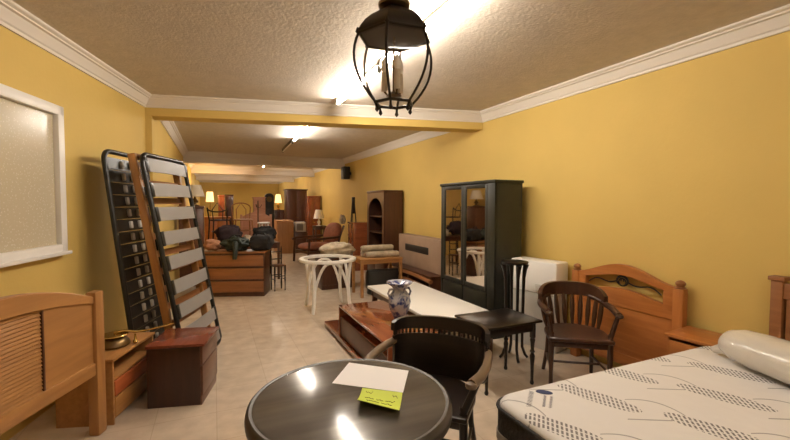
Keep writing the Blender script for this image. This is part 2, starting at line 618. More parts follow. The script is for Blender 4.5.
for i, y in enumerate(beams):
    struct(MB().box(XB, XR, y, y + BT, 2.56, ZT, 0).build('trim_%d' % (4 + i), 'plaster'), 'plastered ceiling beam number %d down the hall' % (i + 2), 'beam')
    y1 = beams[i + 1] if i < 2 else YF
    o = sweep_loop(MB(), [(XR, y + BT), (XR, y1), (XB, y1), (XB, y + BT)], PROF).build('trim_%d' % (7 + i), 'plaster', angle=20)
    struct(o, 'white cornice round bay %d of the hall' % (i + 3), 'cornice')

# window in the left wall: local x runs along the wall (towards the beam), local y into the room
ang_l = math.radians(77)
wx, wy = -1.97 * c13 + 4.05 * s13, 1.97 * s13 + 4.05 * c13


def left_pt(s, d=1.97):
    """point on the left wall, s along it, d distance from the eye plane"""
    return (-d * c13 + s * s13, d * s13 + s * c13)


win = bpy.data.objects.new('window_1', None)
COL.objects.link(win)
p = left_pt(3.62)
win.location = (p[0], p[1], 0)
win.rotation_euler = (0, 0, ang_l)
struct(win, 'white framed window with patterned glass in the left wall', 'window')
# local frame: +x along the wall away from camera, -y into the room
fz0, fz1, fw = 1.17, 2.30, 1.35
mb = MB()
mb.box(-0.075, 0, -0.05, 0.0, fz0, fz1, 0.006)
mb.box(-fw, -fw + 0.075, -0.05, 0.0, fz0, fz1, 0.006)
mb.box(-fw, 0, -0.05, 0.0, fz1 - 0.075, fz1, 0.006)
mb.box(-fw, 0, -0.05, 0.0, fz0, fz0 + 0.06, 0.006)
mb.build('window_frame', 'white', win)
MB().box(-fw + 0.07, -0.07, -0.012, 0.0, fz0 + 0.05, fz1 - 0.07, 0).build('window_pane', 'frosted', win)
MB().box(-fw - 0.01, 0.012, -0.075, 0.0, fz0 - 0.022, fz0 + 0.004, 0.006).build('window_sill', 'white', win)
MB().box(-0.72, -0.68, -0.03, 0.0, fz0 + 0.05, fz0 + 0.46, 0.003).build('window_stay', 'white', win)


# ---------------------------------------------------------------- fluorescent lights
def batten(label, x, y0, y1, rz=0.0, lit=True):
    t = thing('fluorescent_light', label, 'ceiling light', (x, (y0 + y1) / 2, ZT), rz, 'fluorescent lights along the ceiling')
    h = (y1 - y0) / 2
    MB().box(-0.02, 0.02, -h, h, -0.022, 0, 0.004).build('batten', 'white' if lit else 'cable', t)
    for sgn in (-1, 1):
        MB().box(-0.018, 0.018, sgn * h - 0.015, sgn * h + 0.015, -0.085, -0.018, 0.004).build('end_cap', 'cable', t)
    MB().cyl((0, -h + 0.015, -0.062), (0, h - 0.015, -0.062), 0.016).build('tube', 'tube' if lit else 'white', t)
    return t


batten('lit fluorescent tube on the near ceiling behind the hanging lantern', 1.38, 3.4, 4.72)
batten('lit fluorescent tube on the near ceiling, above and right of the lantern', 1.36, 1.98, 3.3)
batten('lit fluorescent tube on the near ceiling behind the viewer, over the round table', 1.3, -1.6, -0.1)
batten('lit fluorescent tube just beyond the first beam', 1.40, 6.3, 7.85, math.radians(-2))
batten('unlit grey fluorescent fitting just beyond the first lit tube of the hall', 1.46, 8.1, 9.6, math.radians(-2), lit=False)
batten('lit fluorescent tube between the second and third beams', 1.50, 12.3, 13.8)
batten('farthest lit fluorescent tube but one, beyond the third beam', 1.55, 16.4, 17.8)
batten('farthest lit fluorescent tube before the end wall', 1.5, 20.6, 22.0)

# ---------------------------------------------------------------- hanging lantern
LX, LY = 0.62, 1.38
t = thing('hanging_lantern', 'black iron hexagonal lantern with glass panes hanging from the ceiling', 'lantern', (LX, LY, 0), math.radians(-4))
zb, zt_ = 1.925, 2.168


def rib_r(k):   # k 0 bottom .. 1 brim
    return 0.072 + 0.241 * k - 0.178 * k * k


hexa = [(math.cos(PI / 3 * i), math.sin(PI / 3 * i)) for i in range(6)]
for i in range(6):
    cx_, cy_ = hexa[i]
    mb = MB()
    pts = [(cx_ * rib_r(k / 10), cy_ * rib_r(k / 10), zb + (zt_ - zb) * k / 10) for k in range(11)]
    pts = [(cx_ * 0.066, cy_ * 0.066, zb - 0.022)] + pts
    mb.tube(pts, 0.0048, 8)
    mb.lathe([(0.001, -0.012), (0.008, -0.004), (0.006, 0.004), (0.001, 0.008)], (cx_ * 0.066, cy_ * 0.066, zb - 0.024), 8)
    mb.lathe([(0.001, -0.01), (0.009, 0.0), (0.005, 0.012), (0.001, 0.018)], (cx_ * rib_r(1) * 1.03, cy_ * rib_r(1) * 1.03, zt_), 8)
    mb.build('rib', 'iron', t)
for i in range(6):
    a, b = hexa[i], hexa[(i + 1) % 6]
    mb = MB()
    rows = []
    for k in range(9):
        r = rib_r(k / 8) - 0.004
        z = zb + 0.006 + (zt_ - zb - 0.006) * k / 8
        rows.append([mb.bm.verts.new((a[0] * r, a[1] * r, z)), mb.bm.verts.new((b[0] * r, b[1] * r, z))])
    for q, r_ in zip(rows, rows[1:]):
        mb.bm.faces.new((q[0], q[1], r_[1], r_[0]))
    mb.build('glass_pane', 'glass', t)
for nm, rr, z in (('bottom_ring', 0.073, zb), ('brim_ring', rib_r(1), zt_)):
    mb = MB()
    for i in range(6):
        a, b = hexa[i], hexa[(i + 1) % 6]
        mb.cyl((a[0] * rr, a[1] * rr, z), (b[0] * rr, b[1] * rr, z), 0.006, n=8)
    mb.build(nm, 'iron', t)
mb = MB()     # domed hexagonal hood
hood = [(1.04 * rib_r(1), 0.0), (1.04 * rib_r(1), 0.006), (0.128, 0.028), (0.112, 0.05), (0.088, 0.072), (0.055, 0.092), (0.048, 0.10)]
mb.lathe([(r, zt_ + z) for r, z in hood], (0, 0, 0), 6)
mb.build('hood', 'iron', t)
mb = MB().lathe([(0.03, 0), (0.058, 0.012), (0.06, 0.022), (0.035, 0.034), (0.03, 0.05), (0.05, 0.058), (0.03, 0.072), (0.012, 0.09)], (0, 0, zt_ + 0.098), 18)
mb.build('crown', 'bronze', t)
mb = MB()
z = zt_ + 0.20
k = 0
while z < ZT - 0.05:
    ring = [(0.011 * math.cos(a) if k % 2 else 0, 0 if k % 2 else 0.011 * math.cos(a), z + 0.018 * math.sin(a)) for a in [2 * PI * q / 12 for q in range(12)]]
    mb.tube(ring, 0.0028, 6, closed=True)
    z += 0.028
    k += 1
mb.build('chain', 'iron', t)
MB().lathe([(0.055, -0.006), (0.055, 0), (0.05, -0.02), (0.02, -0.035), (0.008, -0.05)], (0, 0, ZT), 18).build('ceiling_rose', 'iron', t)
mb = MB()     # candle cluster
mb.cyl((0, 0, zb + 0.015), (0, 0, zt_ + 0.02), 0.005)
mb.lathe([(0.01, 0), (0.03, 0.008), (0.012, 0.022)], (0, 0, zb + 0.02), 12)
for i in range(3):
    a = 2 * PI * i / 3 + 0.5
    mb.tube([(0, 0, zb + 0.035), (0.02 * math.cos(a), 0.02 * math.sin(a), zb + 0.028), (0.036 * math.cos(a), 0.036 * math.sin(a), zb + 0.045)], 0.004, 8)
mb.build('candle_bracket', 'bronze', t)
for i in range(3):
    a = 2 * PI * i / 3 + 0.5
    x, y = 0.036 * math.cos(a), 0.036 * math.sin(a)
    c_ = MB().cyl((x, y, zb + 0.045), (x, y, zb + 0.115), 0.0115).build('candle_sleeve', 'shade', t)
    MB().lathe([(0.007, 0), (0.014, 0.02), (0.011, 0.04), (0.003, 0.058)], (x, y, zb + 0.115), 12).build('bulb', 'white', c_)

# ---------------------------------------------------------------- wall speaker
t = thing('wall_speaker', 'small black loudspeaker mounted high on the yellow right wall', 'speaker', (XR, 10.55, 2.22))
MB().box(-0.24, -0.06, -0.13, 0.13, 0, 0.34, 0.015).build('cabinet', 'black', t)
MB().box(-0.248, -0.238, -0.11, 0.11, 0.02, 0.32, 0.01).build('grille', 'slot', t)
MB().box(-0.08, 0.0, -0.03, 0.03, 0.12, 0.2, 0.005).build('bracket', 'black', t)

# ---------------------------------------------------------------- round table in the foreground
t = thing('round_table', 'dark glossy round pedestal table in the foreground', 'table', (0.51, 1.56, 0))
MB().lathe([(0.0005, 0.722), (0.375, 0.722), (0.385, 0.722), (0.398, 0.728), (0.402, 0.738), (0.396, 0.747), (0.385, 0.7495), (0.377, 0.75), (0.0005, 0.75)], (0, 0, 0), 72).build('table_top', 'slate', t)
MB().lathe([(0.384, 0.69), (0.405, 0.69), (0.415, 0.70), (0.417, 0.72), (0.412, 0.742), (0.402, 0.752), (0.393, 0.751), (0.386, 0.746), (0.384, 0.72)], (0, 0, 0), 72).build('rim', 'slate_rim', t)
MB().lathe([(0.05, 0.05), (0.075, 0.09), (0.075, 0.12), (0.045, 0.16), (0.04, 0.3), (0.065, 0.42), (0.05, 0.5), (0.038, 0.56), (0.06, 0.64), (0.14, 0.70), (0.14, 0.724)], (0, 0, 0), 24).build('pedestal', 'slate_rim', t)
for i in range(4):
    a = PI / 4 + i * PI / 2
    ca, sa = math.cos(a), math.sin(a)
    MB().tube([(0.04 * ca, 0.04 * sa, 0.2), (0.14 * ca, 0.14 * sa, 0.16), (0.24 * ca, 0.24 * sa, 0.07), (0.31 * ca, 0.31 * sa, 0.024)], lambda k: 0.032 - 0.01 * k, 10).build('foot', 'slate_rim', t)


def sheet(pts, nx, ny, z, lift=None, th=0.0006):
    """a sheet of paper spanned by four corners (a, b, c, d in order), with a small lift function"""
    mb = MB()
    a, b, c, d = [Vector((*p, 0)) for p in pts]
    for layer in (0, 1):
        g = []
        for j in range(ny + 1):
            row = []
            for i in range(nx + 1):
                u, v = i / nx, j / ny
                q = (a * (1 - u) + b * u) * (1 - v) + (d * (1 - u) + c * u) * v
                q.z = z + (lift(u, v) if lift else 0) + layer * th
                row.append(mb.bm.verts.new(q))
            g.append(row)
        for j in range(ny):
            for i in range(nx):
                f = (g[j][i], g[j][i + 1], g[j + 1][i + 1], g[j + 1][i])
                mb.bm.faces.new(f if layer else tuple(reversed(f)))
        if layer == 0:
            g0 = g
    border = [(0, i) for i in range(nx)] + [(j, nx) for j in range(ny)] + [(ny, i) for i in range(nx, 0, -1)] + [(j, 0) for j in range(ny, 0, -1)]
    for k in range(len(border)):
        (j1, i1), (j2, i2) = border[k], border[(k + 1) % len(border)]
        mb.bm.faces.new((g0[j1][i1], g0[j2][i2], g[j2][i2], g[j1][i1]))
    return mb


tag(sheet([(0.61, 1.90), (0.84, 1.69), (0.72, 1.50), (0.47, 1.71)], 6, 6, 0.7515).build('paper_sheet', 'paper'), 'white sheet of paper lying flat on the round table', 'paper')
NOTE = [(0.575, 1.605), (0.715, 1.495), (0.625, 1.335), (0.50, 1.455)]


def note_lift(u, v):
    return 0.002 + 0.022 * max(0, v - 0.25) ** 2 * 1.6 + 0.012 * (1 - u) * v


note = tag(sheet(NOTE, 10, 10, 0.7525, note_lift).build('note_paper', 'note'), 'lime green handwritten note curling up on the round table, in front of the white sheet', 'note')
mb = MB()
rnd = random.Random(3)
A_, B_, C_, D_ = [Vector((*p, 0)) for p in NOTE]


def npt(u, v):
    q = (A_ * (1 - u) + B_ * u) * (1 - v) + (D_ * (1 - u) + C_ * u) * v
    return (q.x, q.y, 0.7525 + note_lift(u, v) + 0.0012)


for (u0, v0, wdt, hgt, nz) in ((0.12, 0.24, 0.17, 0.2, 5), (0.78, 0.25, 0.12, 0.12, 4), (0.14, 0.58, 0.22, 0.1, 9), (0.42, 0.6, 0.16, 0.09, 7), (0.64, 0.55, 0.22, 0.1, 9), (0.2, 0.78, 0.3, 0.08, 10), (0.56, 0.76, 0.25, 0.08, 8)):
    pts = [npt(u0 + wdt * k / nz, v0 + hgt * (rnd.random() - 0.5)) for k in range(nz + 1)]
    mb.tube(pts, 0.0011, 4)
o = mb.build('handwriting', 'ink', note)


# ---------------------------------------------------------------- captain's chairs
def captain_chair(name, label, loc, rz, wm, am, solid):
    """local -y is the front"""
    t = thing(name, label, 'chair', loc, rz)
    arm_z = 0.66
    # seat: rounded, wider at the front
    plan = [(-0.25, -0.235), (0.25, -0.235)] + arc(0, 0.0, 0.25, 0, 180, 16, 0.235)
    MB().prism(plan, 0.425, 0.46, 'XY', bev=0.008).build('seat', wm, t)
    apr = MB()
    apr.box(-0.21, 0.21, -0.205, -0.185, 0.375, 0.428, 0.003)
    apr.box(-0.215, -0.195, -0.19, 0.1, 0.375, 0.428, 0.003)
    apr.box(0.195, 0.215, -0.19, 0.1, 0.375, 0.428, 0.003)
    apr.build('apron', wm, t)
    for sx in (-1, 1):
        mb = MB()
        mb.lathe([(0.014, 0), (0.018, 0.02), (0.016, 0.15), (0.022, 0.3), (0.024, 0.42), (0.024, 0.46), (0.016, 0.47), (0.022, 0.49), (0.02, 0.50)], (sx * 0.225, -0.195, 0), 12)
        ex = 0.305 if solid else 0.266
        mb.tube([(sx * 0.225, -0.195, 0.47), (sx * (0.225 + ex) / 2, -0.215, 0.57), (sx * ex, -0.235, arm_z + 0.008)], lambda k: 0.02 - 0.003 * k, 10)
        mb.build('leg', wm, t)
        mb = MB()
        mb.tube([(sx * 0.21, 0.26, 0), (sx * 0.19, 0.19, 0.22), (sx * 0.18, 0.165, 0.43)], lambda k: 0.016 + 0.006 * k, 10)
        mb.build('leg', wm, t)
    st = MB()
    for sx in (-1, 1):
        st.cyl((sx * 0.225, -0.195, 0.18), (sx * 0.192, 0.2, 0.18), 0.010)
    st.cyl((-0.21, 0.0, 0.18), (0.21, 0.0, 0.18), 0.010)
    st.build('stretcher', wm, t)
    # the arms run from the back round to the front posts
    bx, by, brx, bry = (0, 0.10, 0.30, 0.165) if solid else (0, 0.07, 0.278, 0.225)
    for sx in (-1, 1):
        if solid:
            pl = [(sx * 0.285, -0.31), (sx * 0.312, -0.2), (sx * 0.32, -0.06), (sx * 0.312, 0.06), (sx * 0.298, 0.14)]
        else:
            pl = [(sx * 0.262, -0.27), (sx * 0.272, -0.15), (sx * 0.283, -0.02), (sx * 0.278, 0.07)] + [(sx * x_, y_) for x_, y_ in arc(0, 0.07, 0.278, 15, 50, 5, 0.225)]
        mb = MB()
        m = len(pl)
        mb.tube([(x, y, arm_z + 0.015 + (0.0 if solid else 0.07) * max(0, i / (m - 1) - 0.4)) for i, (x, y) in enumerate(pl)], lambda k: 0.027 - 0.004 * k, 10)
        mb.lathe([(0.001, -0.02), (0.026, -0.012), (0.031, 0), (0.026, 0.012), (0.001, 0.02)], (pl[0][0], pl[0][1] - 0.002, arm_z + 0.013), 12)
        mb.build('arm', am, t)
    if solid:
        back = arc(bx, by, brx, 6, 174, 26, bry)
        zlo, zhi = (lambda k: 0.745), (lambda k: 0.825 - 0.03 * abs(2 * k - 1) ** 4)
        MB().band(back, zlo, zhi, 0.028).build('crest_rail', wm, t)
        MB().band(arc(bx, by, brx - 0.006, 6, 174, 26, bry - 0.006), lambda k: 0.44 + 0.1 * abs(2 * k - 1) ** 4, lambda k: 0.715, 0.016).build('back_panel', wm, t)
        for i in range(25):
            a = math.radians(12 + 156 * i / 24)
            MB().cyl((brx * math.cos(a), by + bry * math.sin(a), 0.71), (brx * math.cos(a), by + bry * math.sin(a), 0.75), 0.0085, n=8).build('spindle', wm, t)
    else:
        back = arc(0, 0.07, 0.278, 8, 172, 24, 0.225)
        MB().band(back, lambda k: 0.715 - 0.03 * abs(2 * k - 1) ** 3, lambda k: 0.835 - 0.09 * abs(2 * k - 1) ** 3, 0.034).build('crest_rail', wm, t)
        for i in range(10):
            a = math.radians(20 + 140 * i / 9)
            x0, y0 = 0.225 * math.cos(a), 0.03 + 0.19 * math.sin(a)
            x1, y1 = 0.278 * math.cos(a), 0.07 + 0.222 * math.sin(a)
            mb = MB()
            R = Matrix.Rotation(a + PI / 2, 4, 'Z')
            pts = []
            for k in range(7):
                q = k / 6
                pts.append((x0 + (x1 - x0) * q ** 0.8, y0 + (y1 - y0) * q ** 0.8, 0.45 + 0.29 * q))
            mb.tube(pts, lambda q: 0.012 + 0.010 * math.sin(PI * min(1, q * 1.05)), 8)
            mb.build('slat', wm, t)
    return t


captain_chair('captain_chair', 'black round-backed armchair with worn arms, drawn up to the round table', (1.15, 2.0, 0), math.radians(-46), 'ebony', 'worn_arm', True)
captain_chair('captain_chair', 'dark brown slat-backed armchair standing beyond the bed, facing the viewer', (2.83, 2.47, 0), math.radians(-35.6), 'walnut', 'walnut', False)

# ---------------------------------------------------------------- bed: mattress on a dark base
BX, BY, BL, BW = 1.21, 1.55, 1.83, 1.40      # foot corner, far edge, length, width
t = thing('mattress', 'thick white patterned mattress with black border on the dark divan at the right', 'mattress', (BX, BY - BW, 0.33))


def rrect(x0, x1, y0, y1, r, n=8):
    return (arc(x1 - r, y1 - r, r, 0, 90, n) + arc(x0 + r, y1 - r, r, 90, 180, n) + arc(x0 + r, y0 + r, r, 180, 270, n) + arc(x1 - r, y0 + r, r, 270, 360, n))


def slab(mb, x0, x1, y0, y1, z0, z1, r, soft):
    """rounded slab with soft top and bottom edges"""
    levels = [(soft, z0), (soft * 0.3, z0 + soft * 0.35), (0, z0 + soft), (0, z1 - soft), (soft * 0.3, z1 - soft * 0.35), (soft, z1)]
    rings = []
    for d, z in levels:
        rings.append([mb.bm.verts.new((x, y, z)) for x, y in rrect(x0 + d, x1 - d, y0 + d, y1 - d, r)])
    n = len(rings[0])
    for a, b in zip(rings, rings[1:]):
        for i in range(n):
            mb.bm.faces.new((a[i], a[(i + 1) % n], b[(i + 1) % n], b[i]))
    mb.bm.faces.new(list(reversed(rings[0])))
    mb.bm.faces.new(rings[-1])
    return mb


slab(MB(), 0.0, BL, 0.0, BW, 0.0, 0.262, 0.10, 0.012).build('border', 'dark_side', t)
slab(MB(), -0.004, BL + 0.004, -0.004, BW + 0.004, 0.10, 0.145, 0.10, 0.006).build('side_band', 'light_side', t)
slab(MB(), 0.006, BL - 0.006, 0.006, BW - 0.006, 0.235, 0.292, 0.10, 0.025).build('quilted_top', 'ticking', t, angle=60)
MB().tube([(x, y, 0.258) for x, y in rrect(0, BL, 0, BW, 0.10)], 0.009, 8, closed=True).build('piping', 'dark_side', t)
mb = MB()
mb.tube([(x, y, 0.014) for x, y in rrect(0, BL, 0, BW, 0.10)], 0.009, 8, closed=True).build('piping', 'dark_side', t)
# printed mark near the foot corner: blue oval and rows of tiny illegible letters
ov = [(0.265 + 0.040 * math.cos(q_) * 0.74 + 0.022 * math.sin(q_) * 0.67, 1.312 + 0.040 * math.cos(q_) * -0.67 + 0.022 * math.sin(q_) * 0.74) for q_ in [2 * PI * k / 24 for k in range(24)]]
MB().prism(ov, 0.288, 0.2936, 'XY').build('printed_emblem', 'navy', t)
for (ax, ay, bx_, by_, amp, nn) in ((0.215, 1.345, 0.095, 1.235, 0.011, 22), (0.245, 1.285, 0.155, 1.205, 0.006, 24), (0.265, 1.265, 0.175, 1.185, 0.006, 24)):
    dx, dy = bx_ - ax, by_ - ay
    ll = math.hypot(dx, dy)
    pts = [(ax + dx * k / nn - dy / ll * amp * (1 if k % 2 else -1), ay + dy * k / nn + dx / ll * amp * (1 if k % 2 else -1), 0.2915) for k in range(nn + 1)]
    MB().tube(pts, 0.0016, 5).build('printed_lettering', 'greyprint', t)

t = thing('divan', 'dark upholstered divan under the patterned mattress', 'divan', (BX + 0.02, BY - BW + 0.02, 0))
slab(MB(), 0, BL - 0.04, 0, BW - 0.04, 0.09, 0.33, 0.06, 0.012).build('box', 'dark_side', t)
for x in (0.12, BL - 0.16):
    for y in (0.12, BW - 0.16):
        MB().lathe([(0.022, 0), (0.028, 0.05), (0.03, 0.092)], (x, y, 0), 14).build('leg', 'ebony', t)

# pillow rolled up in plastic
t = thing('wrapped_pillow', 'white pillow wrapped in clear plastic, lying across the head of the mattress', 'pillow', (2.70, 0.95, 0.624), math.radians(73))
mb = MB()
pr = [(0.012, -0.45), (0.05, -0.44), (0.092, -0.40), (0.118, -0.33), (0.128, -0.2), (0.131, 0), (0.128, 0.2), (0.12, 0.31), (0.097, 0.375), (0.06, 0.41), (0.012, 0.42)]
Rx = Matrix.Translation((0, 0, 0.107)) @ Matrix.Scale(0.80, 4, (0, 0, 1)) @ Matrix.Scale(1.08, 4, (0, 1, 0)) @ Matrix.Rotation(PI / 2, 4, 'Y') @ Matrix.Rotation(0.3, 4, 'Z')
mb.lathe(pr, (0, 0, 0), 28, Rx)
mb.build('pillow', 'plastic', t, angle=70)
MB().tube([(0.38, 0, 0.085), (0.43, 0.0, 0.05), (0.485, 0.02, 0.026)], lambda k: 0.05 - 0.03 * k, 12).build('twisted_end', 'plastic', t)

# ---------------------------------------------------------------- headboards on the right wall
t = thing('carved_headboard', 'orange wood headboard with arched top and pierced scroll opening, on the right wall', 'headboard', (3.37, 2.43, 0), math.radians(90))
# local x along the wall (world +Y), local y points to world -X: front is +y
HW = 0.495
for sx in (-1, 1):
    mb = MB().box(sx * HW - 0.04, sx * HW + 0.04, -0.035, 0.035, 0, 0.885, 0.008)
    mb.build('post', 'orange_v', t)
    MB().lathe([(0.03, 0), (0.042, 0.008), (0.026, 0.016), (0.037, 0.034), (0.037, 0.045), (0.024, 0.06), (0.002, 0.068)], (sx * HW, 0, 0.884), 16).build('finial', 'brown_mid', t)


def hb_top(x):
    return 0.885 + 0.125 * (0.5 + 0.5 * math.cos(PI * x / HW)) ** 0.9


def hb_open_hi(x):
    return 0.838 + 0.072 * (0.5 + 0.5 * math.cos(PI * x / HW))


def hb_open_lo(x):
    return 0.725 + 0.065 * (0.5 + 0.5 * math.cos(PI * x / HW))


xs = [-HW + 0.038 + (2 * HW - 0.076) * i / 24 for i in range(25)]
mb = MB().prism([(x, hb_top(x)) for x in xs] + [(x, hb_open_hi(x)) for x in reversed(xs)], -0.025, 0.025, 'XZ', bev=0.004)
mb.build('arched_rail', 'orange', t)
mb = MB().prism([(x, hb_open_lo(x)) for x in xs] + [(xs[-1], 0.62), (xs[0], 0.62)], -0.022, 0.022, 'XZ', bev=0.003)
mb.box(-HW + 0.038, -HW + 0.12, -0.0235, 0.0235, 0.69, 0.86, 0.003)
mb.box(HW - 0.12, HW - 0.038, -0.0235, 0.0235, 0.69, 0.86, 0.003)
mb.build('middle_rail', 'orange', t)
MB().box(-HW + 0.03, HW - 0.03, -0.012, 0.01, 0.14, 0.63, 0.002).build('panel', 'orange', t)
MB().box(-HW + 0.03, HW - 0.03, -0.02, 0.022, 0.10, 0.2, 0.004).build('bottom_rail', 'orange', t)
mb = MB()
zc_ = 0.853
for sx in (-1, 1):
    sp = [(sx * (0.012 + 0.012 * k / 3) * math.cos(k * 0.55), 0, zc_ + (0.012 + 0.0045 * k / 3) * math.sin(k * 0.55) * 1.6) for k in range(16)]
    mb.tube(sp, 0.006, 6)
    mb.tube([(sx * (0.05 + 0.30 * q), 0, zc_ - 0.02 * math.sin(q * PI * 2) - 0.055 * q * q) for q in [k / 10 for k in range(11)]], 0.0065, 6)
mb.tube([(0.05 * math.cos(a), 0, zc_ + 0.042 * math.sin(a)) for a in [2 * PI * k / 20 for k in range(20)]], 0.006, 6, closed=True)
mb.build('scroll_ornament', 'black', t)

t = thing('panelled_headboard', 'tall reddish wood headboard with square capped post behind the bed, at the right edge', 'headboard', (3.38, 0.635, 0), math.radians(90))
HW2 = 0.70
for sx in (-1, 1):
    p_ = MB().box(sx * HW2 - 0.032, sx * HW2 + 0.032, -0.032, 0.032, 0, 1.06, 0.006).build('post', 'brown_mid', t)
    MB().box(sx * HW2 - 0.044, sx * HW2 + 0.044, -0.044, 0.044, 1.055, 1.083, 0.006).build('post_cap', 'brown_mid', p_)
MB().box(-HW2 + 0.03, HW2 - 0.03, -0.022, 0.022, 0.94, 1.04, 0.006).build('top_rail', 'brown_mid', t)
MB().box(-HW2 + 0.03, HW2 - 0.03, -0.022, 0.022, 0.30, 0.42, 0.006).build('bottom_rail', 'brown_mid', t)
mb = MB()
for i in range(5):
    x0 = -HW2 + 0.045 + i * 0.264
    mb.box(x0, x0 + 0.256, -0.012, 0.012, 0.41, 0.95, 0.006)
mb.build('panel', 'brown_mid', t)

# ---------------------------------------------------------------- nightstand between bed and carved headboard
t = thing('nightstand', 'orange wooden nightstand with a drawer beside the bed, below the carved headboard', 'nightstand', (3.225, 1.70, 0), math.radians(-85))
# local front is -y (faces the viewer's left)
MB().box(-0.165, 0.165, -0.18, 0.18, 0.578, 0.60, 0.006).build('top', 'orange', t)
mb = MB()
mb.box(-0.155, -0.135, -0.15, 0.16, 0, 0.578, 0.002)
mb.box(0.135, 0.155, -0.15, 0.16, 0, 0.578, 0.002)
mb.box(-0.135, 0.135, 0.145, 0.16, 0.03, 0.578, 0.002)
mb.box(-0.135, 0.135, -0.15, 0.145, 0.06, 0.08, 0.002)
mb.build('body', 'orange_v', t)
d_ = MB().box(-0.132, 0.132, -0.165, -0.148, 0.40, 0.555, 0.006).build('drawer', 'orange', t)
MB().lathe([(0.006, 0), (0.006, 0.012), (0.014, 0.02), (0.012, 0.028), (0.002, 0.032)], (0, 0, 0), 12, Matrix.Translation((0, -0.165, 0.48)) @ Matrix.Rotation(PI / 2, 4, 'X')).build('knob', 'brass', d_)
d_ = MB().box(-0.132, 0.132, -0.165, -0.148, 0.085, 0.39, 0.006).build('door', 'orange_v', t)
MB().lathe([(0.006, 0), (0.006, 0.012), (0.014, 0.02), (0.012, 0.028), (0.002, 0.032)], (0, 0, 0), 12, Matrix.Translation((0.10, -0.165, 0.28)) @ Matrix.Rotation(PI / 2, 4, 'X')).build('knob', 'brass', d_)

# ---------------------------------------------------------------- white appliance by the wardrobe
t = thing('white_appliance', 'white appliance with a recessed grip, between the black cabinet and the carved headboard', 'appliance', (3.185, 3.02, 0), math.radians(12.6))
# front faces -x
MB().box(0.015, 0.23, 0.005, 0.56, 0.0, 0.605, 0.012).build('lower_body', 'grey_white', t)
MB().box(0.0, 0.235, 0.0, 0.565, 0.60, 0.945, 0.022).build('upper_body', 'white', t)
MB().box(-0.012, 0.02, 0.05, 0.24, 0.62, 0.70, 0.012).build('grip_panel', 'grey_white', t)

# ---------------------------------------------------------------- black cabinet with mirror doors
WX, WY0, WY1, WH = 2.90, 3.66, 4.83, 1.83
t = thing('mirror_cabinet', 'tall black painted cabinet with two mirrored sliding doors', 'cabinet', (WX, WY0, 0))
W = WY1 - WY0
mb = MB()
mb.box(0.012, 0.40, 0, 0.03, 0, WH - 0.03, 0.003)
mb.box(0.012, 0.40, W - 0.03, W, 0, WH - 0.03, 0.003)
mb.box(0.385, 0.40, 0.03, W - 0.03, 0, WH - 0.03, 0.002)
mb.box(0.02, 0.385, 0.03, W - 0.03, 0.07, 0.09, 0.002)
mb.box(0.02, 0.385, 0.03, W - 0.03, 0.505, 0.53, 0.002)
mb.build('carcass', 'black_paint', t)
MB().box(-0.018, 0.41, -0.016, W + 0.016, WH - 0.035, WH, 0.008).build('cornice', 'black_paint', t)
MB().box(0.0, 0.39, -0.008, W + 0.008, 0, 0.075, 0.006).build('plinth', 'black_paint', t)
for (y0, y1) in ((0.0, 0.13), (W - 0.045, W)):
    MB().box(0.0, 0.03, y0, y1, 0.075, WH - 0.03, 0.003).build('pilaster', 'black_paint', t)
mid = 0.13 + (W - 0.175) / 2
for i, (y0, y1) in enumerate(((0.13, mid), (mid, W - 0.045))):
    z0, z1, st = 0.52, WH - 0.04, 0.05
    mb = MB()
    mb.box(0.0, 0.026, y0 + 0.002, y0 + st, z0, z1, 0.004)
    mb.box(0.0, 0.026, y1 - st, y1 - 0.002, z0, z1, 0.004)
    mb.box(0.0, 0.026, y0 + st, y1 - st, z1 - st, z1, 0.004)
    mb.box(0.0, 0.026, y0 + st, y1 - st, z0, z0 + st, 0.004)
    d_ = mb.build('door', 'black_paint', t)
    MB().box(0.012, 0.020, y0 + st - 0.004, y1 - st + 0.004, z0 + st - 0.004, z1 - st + 0.004, 0).build('mirror', 'mirror', d_)
    MB().box(-0.002, 0.024, y0 + 0.01, y1 - 0.01, 0.09, 0.505, 0.006).build('drawer_front', 'black_paint', t)

# ---------------------------------------------------------------- plant stand and side table
t = thing('plant_stand', 'tall slim dark plant stand with three legs, behind the small black side table', 'plant stand', (2.73, 3.12, 0), 0.4)
ZP = 0.985
MB().lathe([(0.10, -0.03), (0.125, -0.026), (0.13, -0.014), (0.13, -0.004), (0.12, 0), (0.0005, 0)], (0, 0, ZP), 32).build('top', 'ebony', t)
for i in range(4):
    a = PI / 4 + i * PI / 2
    ca, sa = math.cos(a), math.sin(a)
    pts = [(0.115 * ca, 0.115 * sa, ZP - 0.03), (0.102 * ca, 0.102 * sa, ZP - 0.08), (0.092 * ca, 0.092 * sa, ZP - 0.17), (0.084 * ca, 0.084 * sa, 0.35), (0.085 * ca, 0.085 * sa, 0.12), (0.115 * ca, 0.115 * sa, 0.04), (0.14 * ca, 0.14 * sa, 0.012)]
    MB().tube(pts, lambda k: 0.030 - 0.016 * min(1, k * 2.6), 10).build('leg', 'ebony', t)
MB().lathe([(0.085, 0.44), (0.095, 0.445), (0.095, 0.455), (0.085, 0.46)], (0, 0, 0), 24).build('lower_shelf', 'ebony', t)

